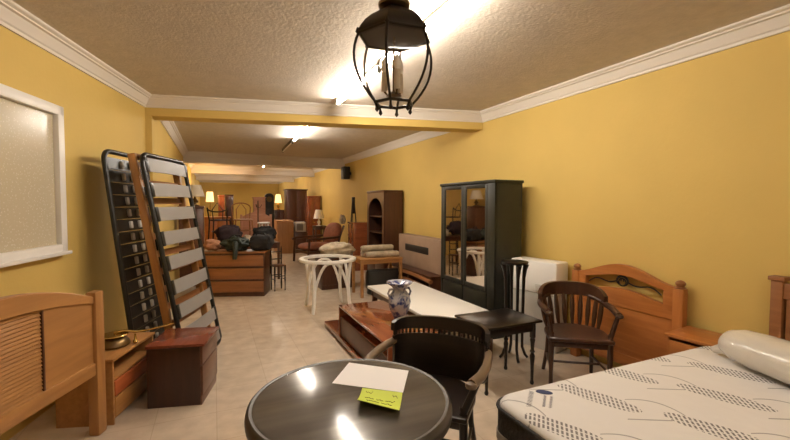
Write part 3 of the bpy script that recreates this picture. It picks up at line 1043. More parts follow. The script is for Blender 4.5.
t = thing('side_table', 'small black rectangular side table with turned legs, left of the slat-backed armchair', 'side table', (2.24, 2.77, 0))
ZS = 0.565
MB().box(-0.30, 0.30, -0.225, 0.225, ZS - 0.022, ZS, 0.008).build('top', 'ebony', t)
mb = MB()
mb.box(-0.255, 0.255, -0.185, -0.165, ZS - 0.10, ZS - 0.02, 0.003)
mb.box(-0.255, 0.255, 0.165, 0.185, ZS - 0.10, ZS - 0.02, 0.003)
mb.box(-0.255, -0.235, -0.165, 0.165, ZS - 0.10, ZS - 0.02, 0.003)
mb.box(0.235, 0.255, -0.165, 0.165, ZS - 0.10, ZS - 0.02, 0.003)
mb.build('apron', 'ebony', t)
for x in (-0.24, 0.24):
    for y in (-0.17, 0.17):
        turned(MB(), x, y, 0, ZS - 0.022, 0.024).build('leg', 'ebony', t)

# ---------------------------------------------------------------- low white table, tv bench, vase
t = thing('low_table', 'long low table with a plain white top, in front of the black cabinet', 'table', (2.23, 4.09, 0))
MB().box(-0.36, 0.36, -0.93, 0.93, 0.415, 0.45, 0.005).build('top', 'white', t)
mb = MB()
mb.box(-0.31, 0.31, -0.88, -0.85, 0.33, 0.416, 0.003)
mb.box(-0.31, 0.31, 0.85, 0.88, 0.33, 0.416, 0.003)
mb.box(-0.32, -0.29, -0.88, 0.88, 0.33, 0.416, 0.003)
mb.box(0.29, 0.32, -0.88, 0.88, 0.33, 0.416, 0.003)
mb.build('apron', 'brown', t)
for x in (-0.29, 0.29):
    for y in (-0.84, 0.84):
        MB().box(x - 0.03, x + 0.03, y - 0.03, y + 0.03, 0, 0.416, 0.004).build('leg', 'brown', t)

t = thing('tv_bench', 'low glossy reddish brown tv bench on a longer plinth, holding the porcelain vase', 'tv bench', (1.26, 2.9, 0))
MB().box(0.0, 0.54, 0.0, 1.40, 0.395, 0.42, 0.004).build('top', 'redwood', t)
MB().box(-0.01, 0.55, 0.05, 2.0, 0.02, 0.075, 0.006).build('plinth', 'redwood', t)
mb = MB()
mb.box(0.03, 0.51, 0.1, 1.9, 0, 0.022, 0)
mb.build('foot', 'ebony', t)
mb = MB()
mb.box(0.0, 0.54, 1.375, 1.40, 0.074, 0.396, 0.003)
mb.box(0.0, 0.54, 0.0, 0.025, 0.074, 0.396, 0.003)
mb.box(0.52, 0.54, 0.025, 1.375, 0.074, 0.396, 0.002)
mb.box(0.02, 0.52, 0.025, 1.375, 0.285, 0.30, 0.002)
mb.build('carcass', 'redwood', t)
MB().box(0.012, 0.03, 0.03, 1.37, 0.085, 0.29, 0.004).build('flap', 'brown', t)

t = thing('vase', 'blue and white porcelain vase with flared mouth standing on the tv bench', 'vase', (1.60, 3.42, 0.42))
MB().lathe([(0.045, 0), (0.062, 0.004), (0.06, 0.02), (0.052, 0.04), (0.075, 0.09), (0.098, 0.15), (0.108, 0.205), (0.10, 0.255), (0.076, 0.29), (0.06, 0.31), (0.058, 0.325), (0.078, 0.35), (0.115, 0.375), (0.126, 0.388), (0.122, 0.392), (0.09, 0.38), (0.05, 0.34)], (0, 0, 0), 36).build('body', 'porcelain', t)
for sx in (-1, 1):
    MB().tube([(sx * 0.058, 0, 0.325), (sx * 0.10, 0, 0.325), (sx * 0.118, 0, 0.29), (sx * 0.10, 0, 0.25)], 0.011, 8).build('handle', 'porcelain', t)

# ---------------------------------------------------------------- white bentwood table frame
t = thing('bentwood_table', 'white bentwood round table frame with arched legs, in the middle of the floor', 'table', (1.53, 5.78, 0), 0.25)
RT = 0.42
ring = MB()
ring.lathe([(RT - 0.07, 0.712), (RT - 0.012, 0.709), (RT, 0.718), (RT, 0.745), (RT - 0.012, 0.754), (RT - 0.07, 0.752), (RT - 0.074, 0.732)], (0, 0, 0), 48, None, True)
bm = ring.bm
ring.build('rim', 'white', t)
for i in range(4):
    a = PI / 4 + i * PI / 2 - 0.285
    ca, sa = math.cos(a), math.sin(a)
    MB().tube([(0.385 * ca, 0.385 * sa, 0.73), (0.36 * ca, 0.36 * sa, 0.55), (0.345 * ca, 0.345 * sa, 0.35), (0.36 * ca, 0.36 * sa, 0.15), (0.39 * ca, 0.39 * sa, 0.0)], 0.025, 10).build('leg', 'white', t)
    b = a + PI / 2
    p0 = Vector((0.345 * ca, 0.345 * sa, 0.30))
    p1 = Vector((0.345 * math.cos(b), 0.345 * math.sin(b), 0.30))
    pts = []
    for k in range(15):
        q = k / 14
        v = p0.lerp(p1, q)
        rr = 0.25 + 0.1 * abs(2 * q - 1)
        xy = Vector((v.x, v.y, 0))
        v = Vector((v.x, v.y, 0.30 + 0.40 * (1 - abs(2 * q - 1) ** 2.6)))
        pts.append(v)
    MB().tube(pts, 0.021, 8).build('arch', 'white', t)

# ---------------------------------------------------------------- left: louvred headboard
ang_h = math.atan2(-0.935, -0.355)
t = thing('louvred_headboard', 'light wood headboard with louvres and arched top, standing at the left edge', 'headboard', (-0.74, 3.20, 0), ang_h)
# local x runs from the far post towards the viewer; local +y faces the room's middle
LH = 1.42


def arch_hi(s):
    return 0.93 + 0.15 * math.sin(PI * min(1, max(0, s / (LH - 0.06)))) ** 0.9


def arch_lo(s):
    return 0.885 + 0.085 * math.sin(PI * min(1, max(0, s / (LH - 0.06)))) ** 0.9


for x in (-0.03, LH - 0.03):
    MB().box(x - 0.042, x + 0.042, -0.035, 0.035, 0, 0.965, 0.012).build('post', 'pine_v', t)
xs = [0.014 + (LH - 0.09) * i / 28 for i in range(29)]
MB().prism([(x, arch_hi(x)) for x in xs] + [(x, arch_lo(x)) for x in reversed(xs)], -0.03, 0.026, 'XZ', bev=0.006).build('arched_rail', 'pine', t)
MB().box(0.014, LH - 0.07, -0.03, 0.028, 0.415, 0.50, 0.008).build('bottom_rail', 'pine', t)
for (a, b) in ((0.014, 0.405), (1.0, LH - 0.075)):
    xs = [a + (b - a) * i / 10 for i in range(11)]
    MB().prism([(x, arch_lo(x) + 0.012) for x in xs] + [(b, 0.49), (a, 0.49)], -0.012, 0.012, 'XZ').build('panel', 'pine', t)
for x in (0.41, 0.995):
    MB().box(x - 0.006, x + 0.006, -0.008, 0.014, 0.497, arch_lo(x) + 0.01, 0.001).build('groove_strip', 'brown', t)
mb = MB()
z = 0.505
R_ = 0.62
while z < 0.965:
    hw = 0.575
    m_ = Matrix.Translation((0.7025, 0.0, z)) @ Matrix.Rotation(math.radians(28), 4, 'X')
    mb.box(-0.287, 0.287, -0.003, 0.003, -0.013, 0.013, 0.0012, m_)
    z += 0.0215
mb.box(0.42, 0.99, -0.02, -0.012, 0.49, 0.975, 0)
mb.build('louvres', 'pine', t)

# chest with open shelf beside it
ang_c = math.atan2(0.69, 0.22) - PI / 2      # local +y runs along its front, away from the viewer
t = thing('drawer_chest', 'light wood low chest with open shelf and reddish drawer, behind the louvred headboard', 'chest of drawers', (-0.655, 3.30, 0), ang_c)
# front faces local +x
LC = 0.60
MB().box(-0.38, 0.012, -0.01, LC, 0.448, 0.47, 0.005).build('top', 'pine_y', t)
mb = MB()
mb.box(-0.37, 0.0, 0.0, 0.018, 0, 0.45, 0.002)
mb.box(-0.37, 0.0, LC - 0.028, LC - 0.01, 0, 0.45, 0.002)
mb.box(-0.37, -0.358, 0.018, LC - 0.02, 0.03, 0.45, 0.001)
mb.box(-0.36, -0.005, 0.018, LC - 0.02, 0.305, 0.322, 0.002)
mb.box(-0.36, -0.01, 0.018, LC - 0.02, 0.03, 0.05, 0.002)
mb.build('carcass', 'pine_y', t)
MB().box(-0.012, 0.006, 0.02, LC - 0.03, 0.195, 0.30, 0.004).build('drawer', 'drawer_red', t)
MB().box(-0.012, 0.006, 0.02, LC - 0.03, 0.055, 0.185, 0.004).build('drawer', 'pine_y', t)

# mahogany bedside cabinet
ang_m = math.radians(-14.5)
t = thing('bedside_cabinet', 'dark mahogany bedside cabinet with red-brown top, on the floor before the slatted bed bases', 'bedside cabinet', (-0.475, 3.46, 0), ang_m)
# local x to the right, local y away; its door faces local +x
MB().box(-0.005, 0.41, -0.012, 0.43, 0.458, 0.48, 0.004).build('top', 'mahog_top', t)
MB().box(0.0, 0.375, 0.0, 0.42, 0.0, 0.459, 0.003).build('body', 'mahog', t)
d_ = MB().box(0.374, 0.394, 0.004, 0.416, 0.075, 0.30, 0.004).build('door', 'mahog_side', t)
MB().box(0.374, 0.394, 0.004, 0.416, 0.31, 0.452, 0.004).build('drawer', 'mahog_side', t)
MB().box(0.37, 0.385, 0.0, 0.42, 0.0, 0.07, 0.003).build('plinth', 'mahog_side', t)

# brass wall lamp lying on the chest
t = thing('brass_lamp', 'old brass lamp with domed shade and long arm lying on the light wood chest', 'lamp', (-0.70, 3.60, 0.47), 0.15)
MB().lathe([(0.07, 0.0), (0.102, 0.006), (0.106, 0.016), (0.10, 0.035), (0.08, 0.062), (0.05, 0.075), (0.02, 0.08)], (0, 0, 0), 28).build('shade', 'bronze', t)
MB().lathe([(0.0005, 0.074), (0.088, 0.076), (0.094, 0.084), (0.088, 0.09), (0.03, 0.094), (0.0005, 0.095)], (0, 0, 0), 28).build('brass_rim', 'brass', t)
MB().tube([(0.0, 0, 0.10), (0.07, 0, 0.105), (0.14, 0, 0.085), (0.22, 0, 0.085), (0.40, 0.01, 0.105)], lambda k: 0.012 - 0.006 * k, 10).build('arm', 'brass', t)
MB().lathe([(0.004, 0.006), (0.016, 0.012), (0.018, 0.025), (0.01, 0.035), (0.006, 0.08)], (0.135, -0.02, -0.005), 14).build('finial', 'brass', t)


# ---------------------------------------------------------------- slatted bed bases leaning on the left wall
def lean_frame(near_foot, far_foot, lean_deg, length):
    """matrix of a leaning plane: x across the base (near to far), z up its length, +y faces the room"""
    n, f = Vector((*near_foot, 0)), Vector((*far_foot, 0))
    u = (f - n).normalized()
    nrm = Vector((u.y, -u.x, 0))            # to the room's middle
    l = math.radians(lean_deg)
    up = (-nrm * math.sin(l) + Vector((0, 0, math.cos(l))))
    out = u.cross(up)
    m = Matrix(((u.x, out.x, up.x, n.x), (u.y, out.y, up.y, n.y), (u.z, out.z, up.z, 0.022), (0, 0, 0, 1)))
    return m, (f - n).length


def slat_base(name, label, near_foot, far_foot, lean, length, frame_mat, slat_mat, n, slat_w, sw=0.0, caps=False, fr=0.022, gap=0.035):
    m, wd = lean_frame(near_foot, far_foot, lean, length)
    t = bpy.data.objects.new(name, None)
    COL.objects.link(t)
    tag(t, label, 'bed base')
    t.matrix_world = m
    r = 0.09
    if frame_mat == 'pine_v':
        for x in (0.0, wd - 0.035):
            MB().box(x, x + 0.035, -0.032, 0.032, 0, length, 0.004).build('side_rail', 'pine_v', t)
        for z in (0.0, length - 0.03):
            MB().box(0.034, wd - 0.034, -0.032, 0.032, z, z + 0.03, 0.004).build('end_rail', 'pine', t)
    else:
        path = [(x, 0, z) for x, z in rrect(0, wd, 0, length, r, 6)]
        MB().tube(path, fr, 10, closed=True).build('frame', frame_mat, t)
    for i in range(n):
        z = 0.10 + (length - 0.2) * i / (n - 1)
        mb = MB()
        y0 = (0.0 if frame_mat == 'pine_v' else 0.02) if not caps else -0.02
        # slightly bowed slat
        K = 8
        prev = None
        rings = []
        for k in range(K + 1):
            x = gap + (wd - 2 * gap) * k / K
            y = y0 + 0.016 * math.sin(PI * k / K) * (1 if not caps else -0.2)
            rings.append([mb.bm.verts.new(v) for v in ((x, y - 0.005, z - slat_w / 2), (x, y + 0.005, z - slat_w / 2), (x, y + 0.005, z + slat_w / 2), (x, y - 0.005, z + slat_w / 2))])
        for a, b in zip(rings, rings[1:]):
            for q in range(4):
                mb.bm.faces.new((a[q], a[(q + 1) % 4], b[(q + 1) % 4], b[q]))
        mb.bm.faces.new(rings[0])
        mb.bm.faces.new(list(reversed(rings[-1])))
        s_ = mb.build('slat', slat_mat, t)
        if caps:
            for x in (wd * 0.40, wd * 0.62):
                MB().box(x - 0.02, x + 0.02, -0.03, 0.002, z - 0.034, z + 0.034, 0.008).build('slat_cap', 'cap', s_)
        elif frame_mat != 'pine_v':
            for x in (gap * 0.8, wd - gap * 0.8):
                MB().box(x - 0.03, x + 0.02, -0.004, 0.03, z - slat_w / 2 - 0.004, z + slat_w / 2 + 0.004, 0.005).build('slat_holder', 'black', s_)
    return t


slat_base('slatted_bed_base', 'black metal bed base with wide pale grey slats, front of the leaning stack', (-0.235, 4.03), (0.05, 4.83), 10.5, 2.0, 'black', 'slat', 9, 0.125)
slat_base('pine_bed_base', 'pine framed bed base leaning between the two black bed bases', (-0.325, 4.07), (-0.045, 4.85), 10.2, 2.0, 'pine_v', 'brown_mid', 12, 0.06)
slat_base('slatted_bed_base', 'black bed base with two columns of white slat caps, nearest the left wall', (-0.63, 4.12), (-0.41, 4.80), 7.0, 2.0, 'black', 'black', 17, 0.108, caps=True)

# ---------------------------------------------------------------- dresser and what lies on it
ang_d = math.atan2(-0.33, 0.92)
t = thing('dresser', 'low brown wooden dresser with three long drawers, dark bags piled on it', 'dresser', (-0.28, 7.33, 0), ang_d)
DW, DD, DH = 1.10, 0.42, 0.745
MB().box(-0.015, DW + 0.015, -0.015, DD + 0.01, DH - 0.025, DH, 0.005).build('top', 'brown_mid', t)
MB().box(0, DW, 0.012, DD, 0.03, DH - 0.024, 0.003).build('body', 'brown', t)
for i in range(3):
    z0 = 0.07 + i * 0.217
    d_ = MB().box(0.012, DW - 0.012, -0.008, 0.014, z0, z0 + 0.185, 0.008).build('drawer', 'brown_mid', t)
MB().box(0.0, DW, 0.005, DD, 0.0, 0.06, 0.004).build('plinth', 'brown', t)


def on_dresser(x, y):
    ca, sa = math.cos(ang_d), math.sin(ang_d)
    return (-0.28 + x * ca - y * sa, 7.33 + x * sa + y * ca)


def soft(name, label, cat, mat, loc, rad, p=2.8, wob=0.03, seed=0, rot=0.0, tilt=0.0, rough=0.28):
    o_ = MB().blob((0, 0, 0), rad, p, 36, 20, wob, seed, rot, tilt, rough).build(name, mat, None, angle=80)
    o_.location = loc
    return tag(o_, label, cat)


x, y = on_dresser(0.20, 0.2)
soft('cushion', 'salmon pink cushion at the left end of the dresser', 'cushion', 'salmon', (x, y, DH + 0.10), (0.13, 0.14, 0.09), seed=1)
x, y = on_dresser(0.60, 0.18)
t = thing('holdall_bag', 'dark green crumpled bag hanging over the dresser front', 'bag', (x, y, DH), ang_d)
MB().blob((0, 0, 0.118), (0.20, 0.15, 0.115), 2.6, 40, 22, 0.06, 5, 0, 0, 0.4).build('bag_body', 'green_blk', t, angle=80)
MB().tube([(0.02, -0.13, 0.13), (0.05, -0.22, 0.11), (0.06, -0.265, 0.0), (0.05, -0.265, -0.11)], lambda k: 0.055 - 0.02 * k, 10).build('hanging_flap', 'green_blk', t)
MB().tube([(-0.12, -0.02, 0.20), (-0.06, -0.02, 0.27), (0.06, -0.02, 0.27), (0.12, -0.02, 0.20)], 0.012, 8).build('handle', 'black_tex', t)
x, y = on_dresser(1.02, 0.22)
t = thing('travel_bag', 'large black bag at the right end of the dresser', 'bag', (x, y, DH), ang_d)
MB().blob((0, 0, 0.14), (0.175, 0.17, 0.13), 6, 36, 20, 0.01, 9, 0, 0, 0.16).build('bag_body', 'black_tex', t, angle=80)
MB().tube([(-0.09, -0.1, 0.24), (-0.05, -0.1, 0.31), (0.05, -0.1, 0.31), (0.09, -0.1, 0.24)], 0.011, 8).build('handle', 'black_tex', t)


# ---------------------------------------------------------------- generic small builders for the hall
def bent_chair(name, label, loc, rz, wm, seat_mat=None, hoop=True, h=0.88):
    t = thing(name, label, 'chair', loc, rz)
    MB().lathe([(0.0005, 0.435), (0.19, 0.435), (0.20, 0.445), (0.19, 0.46), (0.0005, 0.46)], (0, 0, 0), 28).build('seat', seat_mat or wm, t)
    for sx in (-1, 1):
        MB().tube([(sx * 0.16, -0.15, 0.44), (sx * 0.19, -0.19, 0.0)], 0.014, 8).build('leg', wm, t)
    bow = [(-0.18, 0.20, 0.0), (-0.165, 0.16, 0.44), (-0.19, 0.2, 0.68)] + [(0.19 * math.cos(PI - PI * k / 10), 0.205 + 0.03 * math.sin(PI * k / 10), 0.70 + (h - 0.70) * math.sin(PI * k / 10)) for k in range(11)] + [(0.19, 0.2, 0.68), (0.165, 0.16, 0.44), (0.18, 0.20, 0.0)]
    MB().tube(bow, 0.014, 8).build('back_bow', wm, t)
    MB().tube([(-0.09, 0.17, 0.455), (-0.1, 0.2, 0.66), (0, 0.225, 0.80), (0.1, 0.2, 0.66), (0.09, 0.17, 0.455)], 0.010, 8).build('inner_bow', wm, t)
    ring_ = [(0.155 * math.cos(2 * PI * k / 20), 0.155 * math.sin(2 * PI * k / 20), 0.22) for k in range(20)]
    MB().tube(ring_, 0.009, 6, closed=True).build('leg_ring', wm, t)
    return t


def simple_table(name, label, loc, rz, wd, dp, h, wm, leg=0.045, top=0.03, apron=0.09, cat='table'):
    t = thing(name, label, cat, loc, rz)
    MB().box(-wd / 2, wd / 2, -dp / 2, dp / 2, h - top, h, 0.005).build('top', wm, t)
    a, b = wd / 2 - 0.03, dp / 2 - 0.03
    mb = MB()
    for s_ in (-1, 1):
        mb.box(-a, a, s_ * b - 0.01, s_ * b + 0.01, h - top - apron, h - top + 0.001, 0.002)
        mb.box(s_ * a - 0.01, s_ * a + 0.01, -b, b, h - top - apron, h - top + 0.001, 0.002)
    mb.build('apron', wm, t)
    for sx in (-1, 1):
        for sy in (-1, 1):
            MB().box(sx * a - leg / 2, sx * a + leg / 2, sy * b - leg / 2, sy * b + leg / 2, 0, h - top + 0.001, 0.003).build('leg', wm, t)
    return t


def cupboard(name, label, loc, rz, wd, dp, h, wm, doors=2, cat='cupboard', door_mat=None, corn=0.03):
    """front faces local -y"""
    t = thing(name, label, cat, loc, rz)
    MB().box(-wd / 2, wd / 2, -dp / 2 + 0.015, dp / 2, 0, h - 0.02, 0.004).build('body', wm, t)
    MB().box(-wd / 2 - corn, wd / 2 + corn, -dp / 2 - corn, dp / 2, h - 0.04, h, 0.008).build('cornice', wm, t)
    for i in range(doors):
        a = -wd / 2 + 0.012 + i * (wd - 0.024) / doors
        b = a + (wd - 0.024) / doors - 0.004
        d_ = MB().box(a, b, -dp / 2, -dp / 2 + 0.018, 0.08, h - 0.06, 0.006).build('door', door_mat or wm, t)
        x = b - 0.03 if i % 2 == 0 else a + 0.03
        MB().lathe([(0.006, 0), (0.006, 0.012), (0.013, 0.02), (0.002, 0.03)], (0, 0, 0), 10, Matrix.Translation((x, -dp / 2, h * 0.5)) @ Matrix.Rotation(PI / 2, 4, 'X')).build('knob', 'brass', d_)
    return t


def table_lamp(name, label, loc, h, r, shade_mat, base_mat='brass', lit=False, pleat=False):
    t = thing(name, label, 'lamp', loc)
    sh = 0.55 * h
    MB().lathe([(r * 0.5, 0), (r * 0.55, 0.012), (r * 0.2, 0.03), (r * 0.14, 0.06), (r * 0.32, h * 0.16), (r * 0.35, h * 0.24), (r * 0.14, h * 0.36), (0.012, h * 0.44), (0.010, h * 0.9)], (0, 0, 0), 18).build('base', base_mat, t)
    n = 40
    mb = MB()
    rows = []
    for rr, z in ((r, h - sh), (r * 0.62, h)):
        rows.append([mb.bm.verts.new(((rr + (0.006 if pleat and i % 2 else 0)) * math.cos(2 * PI * i / n), (rr + (0.006 if pleat and i % 2 else 0)) * math.sin(2 * PI * i / n), z)) for i in range(n)])
    for i in range(n):
        mb.bm.faces.new((rows[0][i], rows[0][(i + 1) % n], rows[1][(i + 1) % n], rows[1][i]))
    mb.build('lamp_shade', shade_mat, t)
    if lit:
        l = bpy.data.lights.new('bulb_light', 'POINT')
        l.energy = 14
        l.color = (1, 0.6, 0.25)
        l.shadow_soft_size = 0.05
        lo = bpy.data.objects.new('bulb_light', l)
        COL.objects.link(lo)
        lo.parent = t
        lo.location = (0, 0, h - sh * 0.5)
    return t


# turned-leg stool chair at the right end of the dresser
t = thing('spindle_chair', 'small dark chair frame with turned posts beside the right end of the dresser', 'chair', (1.04, 7.37, 0), 0.2)
t.scale = (0.78, 0.78, 1)
MB().box(-0.14, 0.14, -0.14, 0.14, 0.43, 0.455, 0.006).build('seat', 'brown', t)
for x in (-0.12, 0.12):
    turned(MB(), x, -0.12, 0, 0.435, 0.020).build('leg', 'ebony', t)
    MB().lathe([(0.014, 0), (0.02, 0.1), (0.014, 0.2), (0.022, 0.42), (0.014, 0.5), (0.022, 0.6), (0.013, 0.66), (0.018, 0.72), (0.006, 0.78)], (x, 0.12, 0), 10).build('leg', 'ebony', t)
for z in (0.55, 0.68):
    MB().cyl((-0.12, 0.12, z), (0.12, 0.12, z), 0.010).build('back_rail', 'ebony', t)
mb = MB()
for s_ in (-1, 1):
    mb.cyl((s_ * 0.12, -0.12, 0.2), (s_ * 0.12, 0.12, 0.2), 0.009)
    mb.cyl((-0.12, s_ * 0.12, 0.26), (0.12, s_ * 0.12, 0.26), 0.009)
mb.build('stretcher', 'ebony', t)

# tables heaped with chairs behind the dresser
simple_table('dining_table', 'dark dining table behind the dresser, loaded with stacked chairs', (0.55, 8.75, 0), 0.1, 1.3, 0.8, 0.76, 'brown')
bent_chair('bentwood_chair', 'dark bentwood chair with a hoop back, standing on the loaded table', (0.56, 9.0, 0.762), 0.1, 'brown_mid', h=0.80)
bent_chair('bentwood_chair', 'dark plum-seated bentwood chair on the left of the loaded table, back to the viewer', (0.12, 8.92, 0.762), 2.9, 'ebony', 'plum', h=0.62)
soft('cushion', 'dark plum cushion heaped on the loaded table', 'cushion', 'plum', (0.26, 8.52, 0.76 + 0.19), (0.23, 0.11, 0.17), seed=11)
soft('bundle', 'black cloth bundle on the right of the loaded table', 'bundle', 'black_tex', (0.95, 8.55, 0.76 + 0.165), (0.22, 0.17, 0.155), seed=12)
soft('cushion', 'pale grey cushion on the loaded table below the hoop-backed chair', 'cushion', 'cream', (0.61, 8.45, 0.76 + 0.085), (0.075, 0.06, 0.08), seed=13)
t = thing('stool', 'small white painted stool standing on the right of the loaded table', 'stool', (0.98, 8.98, 0.762), 0.3)
MB().lathe([(0.0005, 0.36), (0.125, 0.36), (0.13, 0.375), (0.125, 0.39), (0.0005, 0.39)], (0, 0, 0), 20).build('seat', 'white', t)
for i in range(4):
    a = PI / 4 + i * PI / 2
    MB().tube([(0.09 * math.cos(a), 0.09 * math.sin(a), 0.365), (0.12 * math.cos(a), 0.12 * math.sin(a), 0)], 0.016, 8).build('leg', 'white', t)

# tall mahogany cabinet with a pleated lamp on it, on the left
cupboard('tall_cupboard', 'narrow dark red cupboard at the left, behind the slatted bed bases', (-0.38, 8.5, 0), 0, 0.42, 0.4, 1.5, 'mahog_side', 1, corn=0.012)
table_lamp('table_lamp', 'cream pleated table lamp standing on the narrow dark red cupboard', (-0.32, 8.5, 1.5), 0.40, 0.17, 'shade', 'bronze', pleat=True)

# far end, left to right
t = thing('floor_lamp', 'lit floor lamp with a glowing orange shade at the far left', 'lamp', (-0.1, 14.0, 0))
MB().lathe([(0.15, 0), (0.15, 0.015), (0.03, 0.04), (0.014, 0.08), (0.014, 1.6), (0.02, 1.62)], (0, 0, 0), 16).build('stand', 'brass', t)
MB().lathe([(0.115, 1.60), (0.12, 1.60), (0.09, 1.92), (0.085, 1.92)], (0, 0, 0), 24).build('lamp_shade', 'lit_shade', t)
l = bpy.data.lights.new('bulb_light', 'POINT')
l.energy = 28
l.color = (1, 0.62, 0.25)
l.shadow_soft_size = 0.1
lo = bpy.data.objects.new('bulb_light', l)
COL.objects.link(lo)
lo.parent = t
lo.location = (0, 0, 2.0)
cupboard('tall_cupboard', 'tall narrow red-brown cupboard just right of the far lit floor lamp', (0.24, 14.6, 0), 0, 0.20, 0.4, 1.83, 'redwood', 1, corn=0.01)
cupboard('tall_cupboard', 'tall dark brown cupboard second to the right of the far lit floor lamp', (0.50, 15.1, 0), 0, 0.26, 0.4, 1.86, 'brown', 1, corn=0.01)
cupboard('low_cupboard', 'low honey wood cupboard in front of the far lit floor lamp', (0.1, 13.3, 0), 0, 0.7, 0.4, 1.15, 'orange', 2)
t = thing('coat_stand', 'thin dark coat stand rising behind the loaded table', 'coat stand', (1.02, 10.6, 0))
MB().cyl((0, 0, 0.03), (0, 0, 1.62), 0.02, 0.014).build('pole', 'brown', t)
for i in range(3):
    a = 2 * PI * i / 3
    MB().tube([(0, 0, 0.2), (0.14 * math.cos(a), 0.14 * math.sin(a), 0.12), (0.22 * math.cos(a), 0.22 * math.sin(a), 0.013)], 0.013, 8).build('foot', 'brown', t)
    MB().tube([(0, 0, 1.45), (0.06 * math.cos(a), 0.06 * math.sin(a), 1.46), (0.09 * math.cos(a), 0.09 * math.sin(a), 1.53)], 0.009, 8).build('hook', 'brown', t)
t = thing('bed_headboard', 'pale pinkish wooden headboard propped far behind the loaded table', 'headboard', (1.25, 13.6, 0), 0)
MB().prism([(-0.45, 0.45)] + [(-0.45 + 0.9 * k / 12, 1.12 + 0.16 * math.sin(PI * k / 12)) for k in range(13)] + [(0.45, 0.45)], -0.02, 0.02, 'XZ', bev=0.005).build('panel', 'pink_wood', t)
for x in (-0.45, 0.45):
    MB().box(x - 0.035, x + 0.035, -0.03, 0.03, 0, 1.2, 0.006).build('post', 'pink_wood', t)
cupboard('tall_cupboard', 'pinkish wooden cupboard standing left of the black arched clock', (1.58, 16.0, 0), 0, 0.42, 0.4, 1.80, 'pink_wood', 2)
t = thing('longcase_clock', 'tall narrow black case with an arched top, far back near the end wall', 'clock', (2.02, 16.6, 0))
MB().prism([(-0.17, 0), (0.17, 0), (0.17, 1.82)] + [(0.17 * math.cos(PI * k / 10), 1.82 + 0.14 * math.sin(PI * k / 10)) for k in range(1, 10)] + [(-0.17, 1.82)], -0.12, 0.12, 'XZ', bev=0.004).build('case', 'black', t)
MB().box(-0.11, 0.11, -0.128, -0.115, 0.5, 1.35, 0.004).build('door', 'slot', t)
MB().lathe([(0.0005, 0), (0.11, 0), (0.11, 0.012), (0.0005, 0.012)], (0, 0, 0), 24, Matrix.Translation((0, -0.12, 1.72)) @ Matrix.Rotation(PI / 2, 4, 'X')).build('dial', 'bronze', t)
t = cupboard('low_cupboard', 'dark low cupboard carrying the small lit lamp at the far back', (2.42, 16.6, 0), 0, 0.4, 0.4, 1.3, 'brown', 2, corn=0.01)
table_lamp('table_lamp', 'small lit lamp with tall shade on the dark low cupboard at the far back', (2.36, 16.5, 1.3), 0.62, 0.14, 'lit_shade', lit=True)
cupboard('plain_cabinet', 'plain light brown cabinet standing end-on in the middle distance', (2.02, 13.0, 0), 0, 0.50, 0.7, 1.03, 'tan', 1, corn=0.0)
cupboard('wardrobe', 'big dark brown wardrobe far back on the right', (2.78, 15.1, 0), 0, 0.74, 0.55, 2.08, 'brown', 2)
cupboard('wardrobe', 'red-brown wardrobe in front of the dark wardrobe, against the right wall', (3.17, 14.0, 0), 0, 0.44, 0.5, 1.82, 'redwood', 2, corn=0.015)
cupboard('low_cupboard', 'low dark cupboard under the small white box', (2.50, 12.9, 0), 0, 0.4, 0.4, 0.66, 'brown', 1, corn=0.0)
t = thing('white_box', 'small grey-white boxy device on the low dark cupboard behind the rust armchair', 'appliance', (2.50, 12.88, 0.66))
MB().box(-0.17, 0.17, -0.15, 0.15, 0.0, 0.31, 0.02).build('case', 'grey_white', t)
MB().box(-0.13, 0.08, -0.157, -0.14, 0.04, 0.27, 0.01).build('front_panel', 'cable', t)
simple_table('small_table', 'small dark table holding the white-shaded lamp by the right wall', (3.12, 12.75, 0), 0, 0.4, 0.4, 0.84, 'brown')
table_lamp('table_lamp', 'white-shaded table lamp behind the rust armchair', (3.08, 12.72, 0.84), 0.52, 0.17, 'white', 'white')

# rust armchair, seen from its left side (faces -x)
t = thing('wooden_armchair', 'rust upholstered armchair with wooden arms in the middle distance', 'armchair', (2.58, 10.7, 0), math.radians(-74))
t.scale = (1.1, 1.1, 1.06)
# local front is -y
for sx in (-1, 1):
    MB().tube([(sx * 0.36, -0.48, 0), (sx * 0.36, -0.47, 0.3), (sx * 0.36, -0.44, 0.58)], 0.028, 10).build('leg', 'brown', t)
    MB().tube([(sx * 0.34, 0.42, 0), (sx * 0.34, 0.34, 0.35), (sx * 0.34, 0.40, 0.62), (sx * 0.34, 0.52, 0.9)], 0.026, 10).build('leg', 'brown', t)
    MB().tube([(sx * 0.36, -0.52, 0.57), (sx * 0.365, -0.40, 0.60), (sx * 0.36, 0.0, 0.60), (sx * 0.35, 0.40, 0.62)], 0.03, 10).build('arm', 'brown', t)
    MB().cyl((sx * 0.35, -0.46, 0.26), (sx * 0.34, 0.36, 0.24), 0.024).build('side_rail', 'brown', t)
MB().box(-0.33, 0.33, -0.46, 0.36, 0.24, 0.30, 0.01).build('seat_frame', 'brown', t)
MB().blob((0, -0.06, 0.385), (0.33, 0.42, 0.095), 4, 28, 12, 0.01, 3).build('seat_cushion', 'rust', t, angle=80)
mb = MB()
m4 = Matrix.Translation((0, 0.40, 0.68)) @ Matrix.Rotation(math.radians(-16), 4, 'X')
mb.blob((0, 0, 0), (0.33, 0.11, 0.30), 3.2, 28, 12, 0.01, 4)
for v in mb.bm.verts:
    v.co = m4 @ v.co
mb.build('back_cushion', 'rust', t, angle=80)
soft('cushion', 'cream cushion on the backrest of the rust armchair', 'cushion', 'cream', (3.20, 10.52, 1.12), (0.07, 0.15, 0.12), seed=21)

